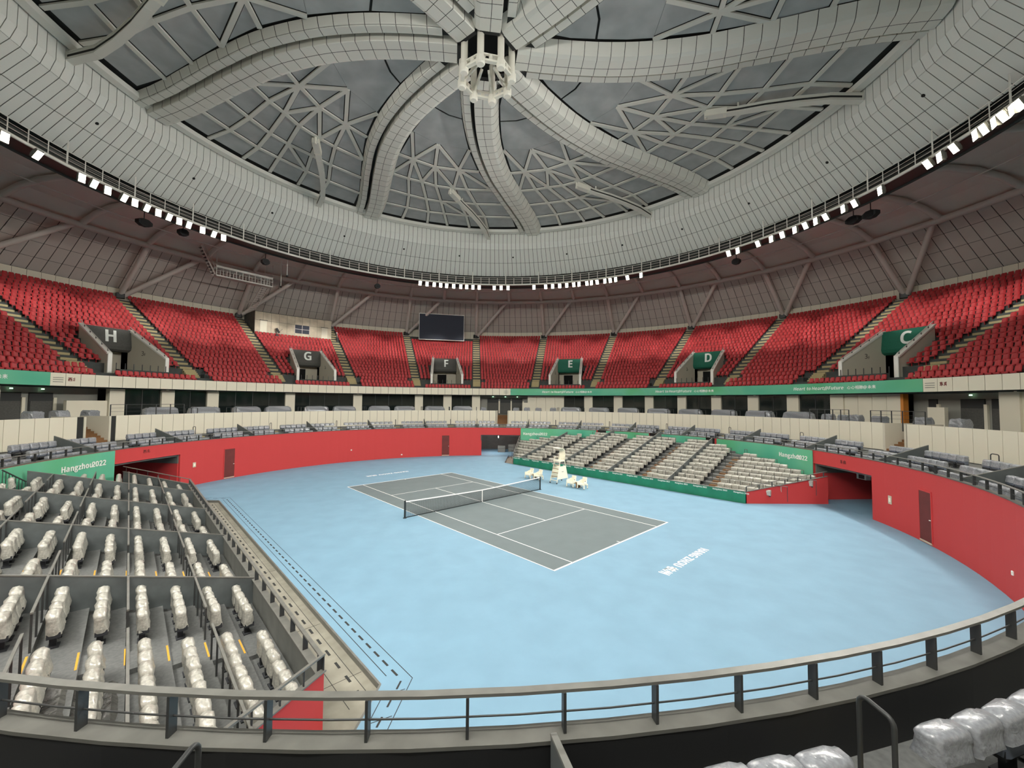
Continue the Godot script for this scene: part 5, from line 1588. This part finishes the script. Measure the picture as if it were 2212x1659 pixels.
# ------------------------------------------------------------------ things under the roof
func upper_things() -> void:
	# control booth
	var o := thing("control_booth", "cream panelled control booth with a four pane window above the red seats", "booth")
	var b := MB.new()
	b.sweep([Vector2(50.05, 16.5), Vector2(50.05, 21.45), Vector2(55.0, 21.45), Vector2(55.0, 16.5)], 173.45, 186.8, 10); bpart("body", b, M.concrete, o)
	for k in 10:
		for j in 2:
			var a0 := 173.45 + k * 1.335; var y0 := 17.4 + (0.0 if j == 0 else 2.72)
			if j == 0 and (k == 6 or k == 5):
				continue
			b = MB.new(); b.sweep([Vector2(50.0, y0), Vector2(50.0, y0 + (2.68 if j == 0 else 1.33)), Vector2(50.05, y0 + (2.68 if j == 0 else 1.33)), Vector2(50.05, y0)], a0 + 0.02, a0 + 1.315, 1); bpart("panel", b, M.beige, o)
	b = MB.new(); b.sweep([Vector2(50.0, 17.4), Vector2(50.0, 18.7), Vector2(50.05, 18.7), Vector2(50.05, 17.4)], 180.15, 182.76, 2); bpart("panel", b, M.beige, o)
	b = MB.new(); b.sweep([Vector2(50.03, 18.7), Vector2(50.03, 20.1), Vector2(50.06, 20.1), Vector2(50.06, 18.7)], 180.15, 182.76, 2); bpart("window_glass", b, M.screen, o)
	for a in [180.15, 181.45, 182.76]:
		b = MB.new(); b.box(pol(50.0, a, 19.4), er(a) * 0.03, Vector3(0, 0.7, 0), et(a) * 0.03); bpart("window_bar", b, M.steel, o)
	b = MB.new(); b.sweep([Vector2(49.97, 19.37), Vector2(49.97, 19.43), Vector2(50.03, 19.43), Vector2(50.03, 19.37)], 180.15, 182.76, 2); bpart("window_bar", b, M.steel, o)
	for a in [174.85, 185.5]:
		b = MB.new(); b.box(pol(49.98, a, 18.75), er(a) * 0.03, Vector3(0, 1.35, 0), et(a) * 0.48); bpart("door", b, M.white_panel, o)
		b = MB.new(); b.box(pol(49.94, a, 20.14), er(a) * 0.05, Vector3(0, 0.04, 0), et(a) * 0.55); bpart("door_head", b, M.concrete_dark, o)
	b = MB.new(); b.sweep([Vector2(49.9, 21.45), Vector2(49.9, 21.52), Vector2(55.2, 21.52), Vector2(55.2, 21.45)], 173.4, 186.85, 8); bpart("roof", b, M.concrete, o)
	# big screen
	var sc := thing("video_screen", "large dark video screen hanging above the letter F entrance", "screen", face_in(50.8, 209.75, 22.2))
	b = MB.new(); b.abox(-4.35, 4.35, -2.5, 2.5, -0.3, 0.02); bpart("display", b, M.screen, sc)
	b = MB.new()
	b.abox(-4.45, 4.45, 2.5, 2.62, -0.32, 0.06); b.abox(-4.45, 4.45, -2.62, -2.5, -0.32, 0.06); b.abox(-4.45, -4.35, -2.5, 2.5, -0.32, 0.06); b.abox(4.35, 4.45, -2.5, 2.5, -0.32, 0.06)
	bpart("frame", b, M.steel_white, sc)
	b = MB.new(); b.bar(Vector3(-3, -2.4, -0.3), Vector3(-3, -2.4, -3.4), 0.2, 0.2); b.bar(Vector3(3, -2.4, -0.3), Vector3(3, -2.4, -3.4), 0.2, 0.2); bpart("bracket", b, M.steel, sc)
	# access bridge and stairs from the booth roof to the soffit
	var br := thing("access_bridge", "steel access bridge with railings hanging below the soffit above the booth", "bridge")
	var A := pol(47.0, 165.9, 24.85); var B := pol(47.0, 174.8, 24.85)
	b = MB.new(); b.bar(A, B, 1.2, 0.18); bpart("deck", b, M.steel_white, br)
	var inw := -er(170.4)
	for s in [-0.58, 0.58]:
		b = MB.new(); b.bar(A + inw * s + Vector3(0, 1.25, 0), B + inw * s + Vector3(0, 1.25, 0), 0.1, 0.3); b.bar(A + inw * s + Vector3(0, 0.7, 0), B + inw * s + Vector3(0, 0.7, 0), 0.05, 0.05); bpart("rail", b, M.steel_white, br)
		for k in 10:
			b = MB.new(); b.bar(A.lerp(B, k / 9.0) + inw * s, A.lerp(B, k / 9.0) + inw * s + Vector3(0, 1.35, 0), 0.08, 0.08); bpart("post", b, M.steel_white, br)
	for q in [A, B, A.lerp(B, 0.85)]:
		b = MB.new(); b.bar(q + inw * 0.5, q + inw * 0.5 + Vector3(0, 3.4, 0), 0.08, 0.08); bpart("hanger", b, M.steel, br)
	var s0 := pol(50.6, 173.0, 21.5); var s1 := pol(47.3, 173.9, 24.85)
	var lad := thing("bridge_stair", "steep steel stair from the booth roof up to the access bridge", "stair")
	for s in [-0.45, 0.45]:
		b = MB.new(); b.bar(s0 + et(173.5) * s, s1 + et(173.5) * s, 0.06, 0.22); bpart("stringer", b, M.steel, lad)
		b = MB.new(); b.bar(s0 + et(173.5) * s + Vector3(0, 1.0, 0), s1 + et(173.5) * s + Vector3(0, 1.0, 0), 0.05, 0.05); bpart("handrail", b, M.steel, lad)
	for k in 12:
		b = MB.new(); b.box(s0.lerp(s1, (k + 0.5) / 12.0), et(173.5) * 0.45, Vector3(0, 0.02, 0), er(173.5) * 0.12); bpart("tread", b, M.steel, lad)
	var up := thing("soffit_stair", "short steel stair from the access bridge into the dark roof hatch", "stair")
	var u0 := pol(46.8, 165.6, 24.9); var u1 := pol(45.6, 162.9, 28.0)
	for s in [-0.4, 0.4]:
		b = MB.new(); b.bar(u0 + er(164.0) * s, u1 + er(164.0) * s, 0.06, 0.2); bpart("stringer", b, M.steel, up)
		b = MB.new(); b.bar(u0 + er(164.0) * s + Vector3(0, 0.9, 0), u1 + er(164.0) * s + Vector3(0, 0.9, 0), 0.05, 0.05); bpart("handrail", b, M.steel, up)
	for k in 9:
		b = MB.new(); b.box(u0.lerp(u1, (k + 0.5) / 9.0), er(164.0) * 0.4, Vector3(0, 0.02, 0), et(164.0) * 0.12); bpart("tread", b, M.rail_dark, up)
	# loudspeakers
	for q in [[149.8, 25.9, 1.1], [155.4, 26.35, 0.8], [169.3, 25.8, 0.8], [192.8, 25.6, 0.7], [278.9, 26.0, 0.8], [298.6, 26.2, 1.1], [301.0, 26.05, 1.1]]:
		var sp := thing("loudspeaker", "dark grey loudspeaker cluster hanging under the brown soffit", "loudspeaker", face_in(38.0, q[0], q[1]), "loudspeakers under the soffit")
		var w: float = q[2]
		b = MB.new()
		var ring := []
		for k in 8:
			var u := TAU * (k + 0.5) / 8.0
			ring.append(Vector3(cos(u) * w * 0.62, sin(u) * 0.42, 0.3))
		b.slab(ring, Vector3(0, 0.08, -0.62)); bpart("cabinet", b, M.speaker, sp)
		b = MB.new(); b.bar(Vector3(0, 0.35, 0), Vector3(0, 2.4, 0), 0.06, 0.06); bpart("hanger", b, M.rail_dark, sp)
		b = MB.new(); b.abox(-w * 0.4, w * 0.4, -0.25, 0.25, 0.3, 0.33); bpart("grille", b, M.black_plastic, sp)
	# camera on a stand in front of the booth and a lamp stand beside it
	var vc := thing("video_camera", "dark covered video camera on a stand in front of the cream booth", "camera", face_in(49.55, 177.0, 17.3))
	b = MB.new(); b.cbox(Vector3(0, 0.55, 0), Vector3(0.5, 0.5, 0.4), 0.08); bpart("stand_base", b, M.black_plastic, vc)
	b = MB.new(); b.tube([Vector3(0, 0.7, 0), Vector3(0.02, 1.3, 0)], 0.05, 8); bpart("column", b, M.steel_white, vc)
	b = MB.new(); b.bar(Vector3(-0.12, 1.75, 0), Vector3(0.28, 1.05, 0.1), 0.3, 0.3); bpart("camera_body", b, M.black_plastic, vc)
	b = MB.new(); b.tube([Vector3(0.3, 1.2, 0), Vector3(0.8, 1.75, 0)], 0.025, 6); bpart("pan_handle", b, M.rail_grey, vc)
	var ls := thing("light_stand", "small white headed lamp on a dark stand by the stair next to the booth", "lamp stand", face_in(50.2, 188.0, 17.9))
	b = MB.new(); b.cbox(Vector3(0, 0.4, 0), Vector3(0.35, 0.8, 0.3), 0.05); bpart("case", b, M.black_plastic, ls)
	b = MB.new(); b.tube([Vector3(0, 0.8, 0), Vector3(-0.1, 1.5, 0)], 0.03, 6); bpart("pole", b, M.steel, ls)
	b = MB.new(); b.cbox(Vector3(-0.12, 1.6, 0.02), Vector3(0.22, 0.22, 0.2), 0.06); bpart("head", b, M.cap_white, ls)
	# stair guard at the end of the green banner above the wrapped seats
	var sg := thing("stair_guard", "dark slanting stair guard with upright bars in front of the green banner", "railing")
	for k in 8:
		var aa := 110.9 + k * 0.5
		b = MB.new(); b.bar(pol(25.9, aa, 2.3), pol(25.9, aa, 3.8 - k * 0.12), 0.03, 0.03); bpart("bar", b, M.rail_dark, sg)
	b = MB.new(); b.bar(pol(25.9, 110.8, 3.85), pol(25.9, 114.5, 2.95), 0.05, 0.05); bpart("top_rail", b, M.rail_dark, sg)
	# camera poles hanging below the catwalk
	for a in [173.2, 175.3]:
		var cp := thing("hanging_camera", "small camera on a long white drop pole under the catwalk near the access bridge", "camera", Transform3D(), "drop pole cameras")
		var r := 37.5 if a < 174 else 44.0
		b = MB.new(); b.tube([pol(r, a, 28.4), pol(r, a, 24.6)], 0.05, 6); bpart("pole", b, M.steel_white, cp)
		b = MB.new(); b.cbox(pol(r, a, 24.5), Vector3(0.24, 0.2, 0.24), 0.04); bpart("camera_head", b, M.speaker, cp)
	# tunnel fittings
	for q in [[-47.3, 29.0], [-45.6, 31.5]]:
		var f := thing("fan_unit", "white boxed fan unit on a rod in the dark red tunnel, " + ("by its mouth" if q[0] < -46 else "deeper inside"), "fan unit", Transform3D(Basis(et(q[0]), Vector3.UP, -er(q[0])), pol(q[1], q[0], 2.05)))
		b = MB.new(); b.cbox(Vector3.ZERO, Vector3(0.85, 0.42, 0.4), 0.03); bpart("casing", b, M.steel_white, f)
		b = MB.new(); b.tube([Vector3(0, 0.2, 0), Vector3(0, 0.82, 0)], 0.025, 6); bpart("rod", b, M.steel, f)
		b = MB.new(); b.abox(-0.2, 0.3, -0.15, 0.15, 0.2, 0.215); bpart("grille", b, M.rail_dark, f)
	for q in [[-138.6, 29.5, 0.9], [-136.2, 28.5, 0.35]]:
		var tl := thing("tunnel_lamp", "lit ceiling lamp in the dark tunnel, " + ("a flat batten" if q[2] > 0.5 else "a short vertical tube"), "lamp", Transform3D(Basis(et(q[0]), Vector3.UP, -er(q[0])), pol(q[1], q[0], 2.5)))
		b = MB.new()
		if q[2] > 0.5: b.cbox(Vector3.ZERO, Vector3(0.9, 0.07, 0.12), 0.02)
		else: b.cbox(Vector3(0, 0.0, 0), Vector3(0.1, 0.45, 0.1), 0.03)
		bpart("tube", b, M.tube_lamp, tl)
		b = MB.new(); b.cbox(Vector3(0, 0.28, 0), Vector3(0.3, 0.06, 0.14), 0.01); bpart("bracket", b, M.rail_grey, tl)
		var l := OmniLight3D.new(); l.name = "light"; tl.add_child(l); l.position = Vector3(0, -0.3, 0.2); l.light_energy = 3.0; l.light_size = 0.2; l.shadow_enabled = true; l.omni_range = 40.0; l.omni_attenuation = 2.0
	for q in [[-135.4, 30.2, 0.9], [-132.6, 31.0, 1.1]]:
		var cr := thing("crate", "stacked equipment case standing in the tunnel with lamps, " + ("smaller" if q[2] < 1.0 else "larger"), "crate", Transform3D(Basis(et(q[0]), Vector3.UP, -er(q[0])), pol(q[1], q[0], 0)))
		b = MB.new(); b.cbox(Vector3(0, q[2] / 2, 0), Vector3(1.1, q[2], 0.8), 0.03); bpart("case", b, M.concrete, cr)
		b = MB.new(); b.abox(-0.56, 0.56, q[2] * 0.6, q[2] * 0.64, -0.41, 0.41); bpart("lid_seam", b, M.joint, cr)
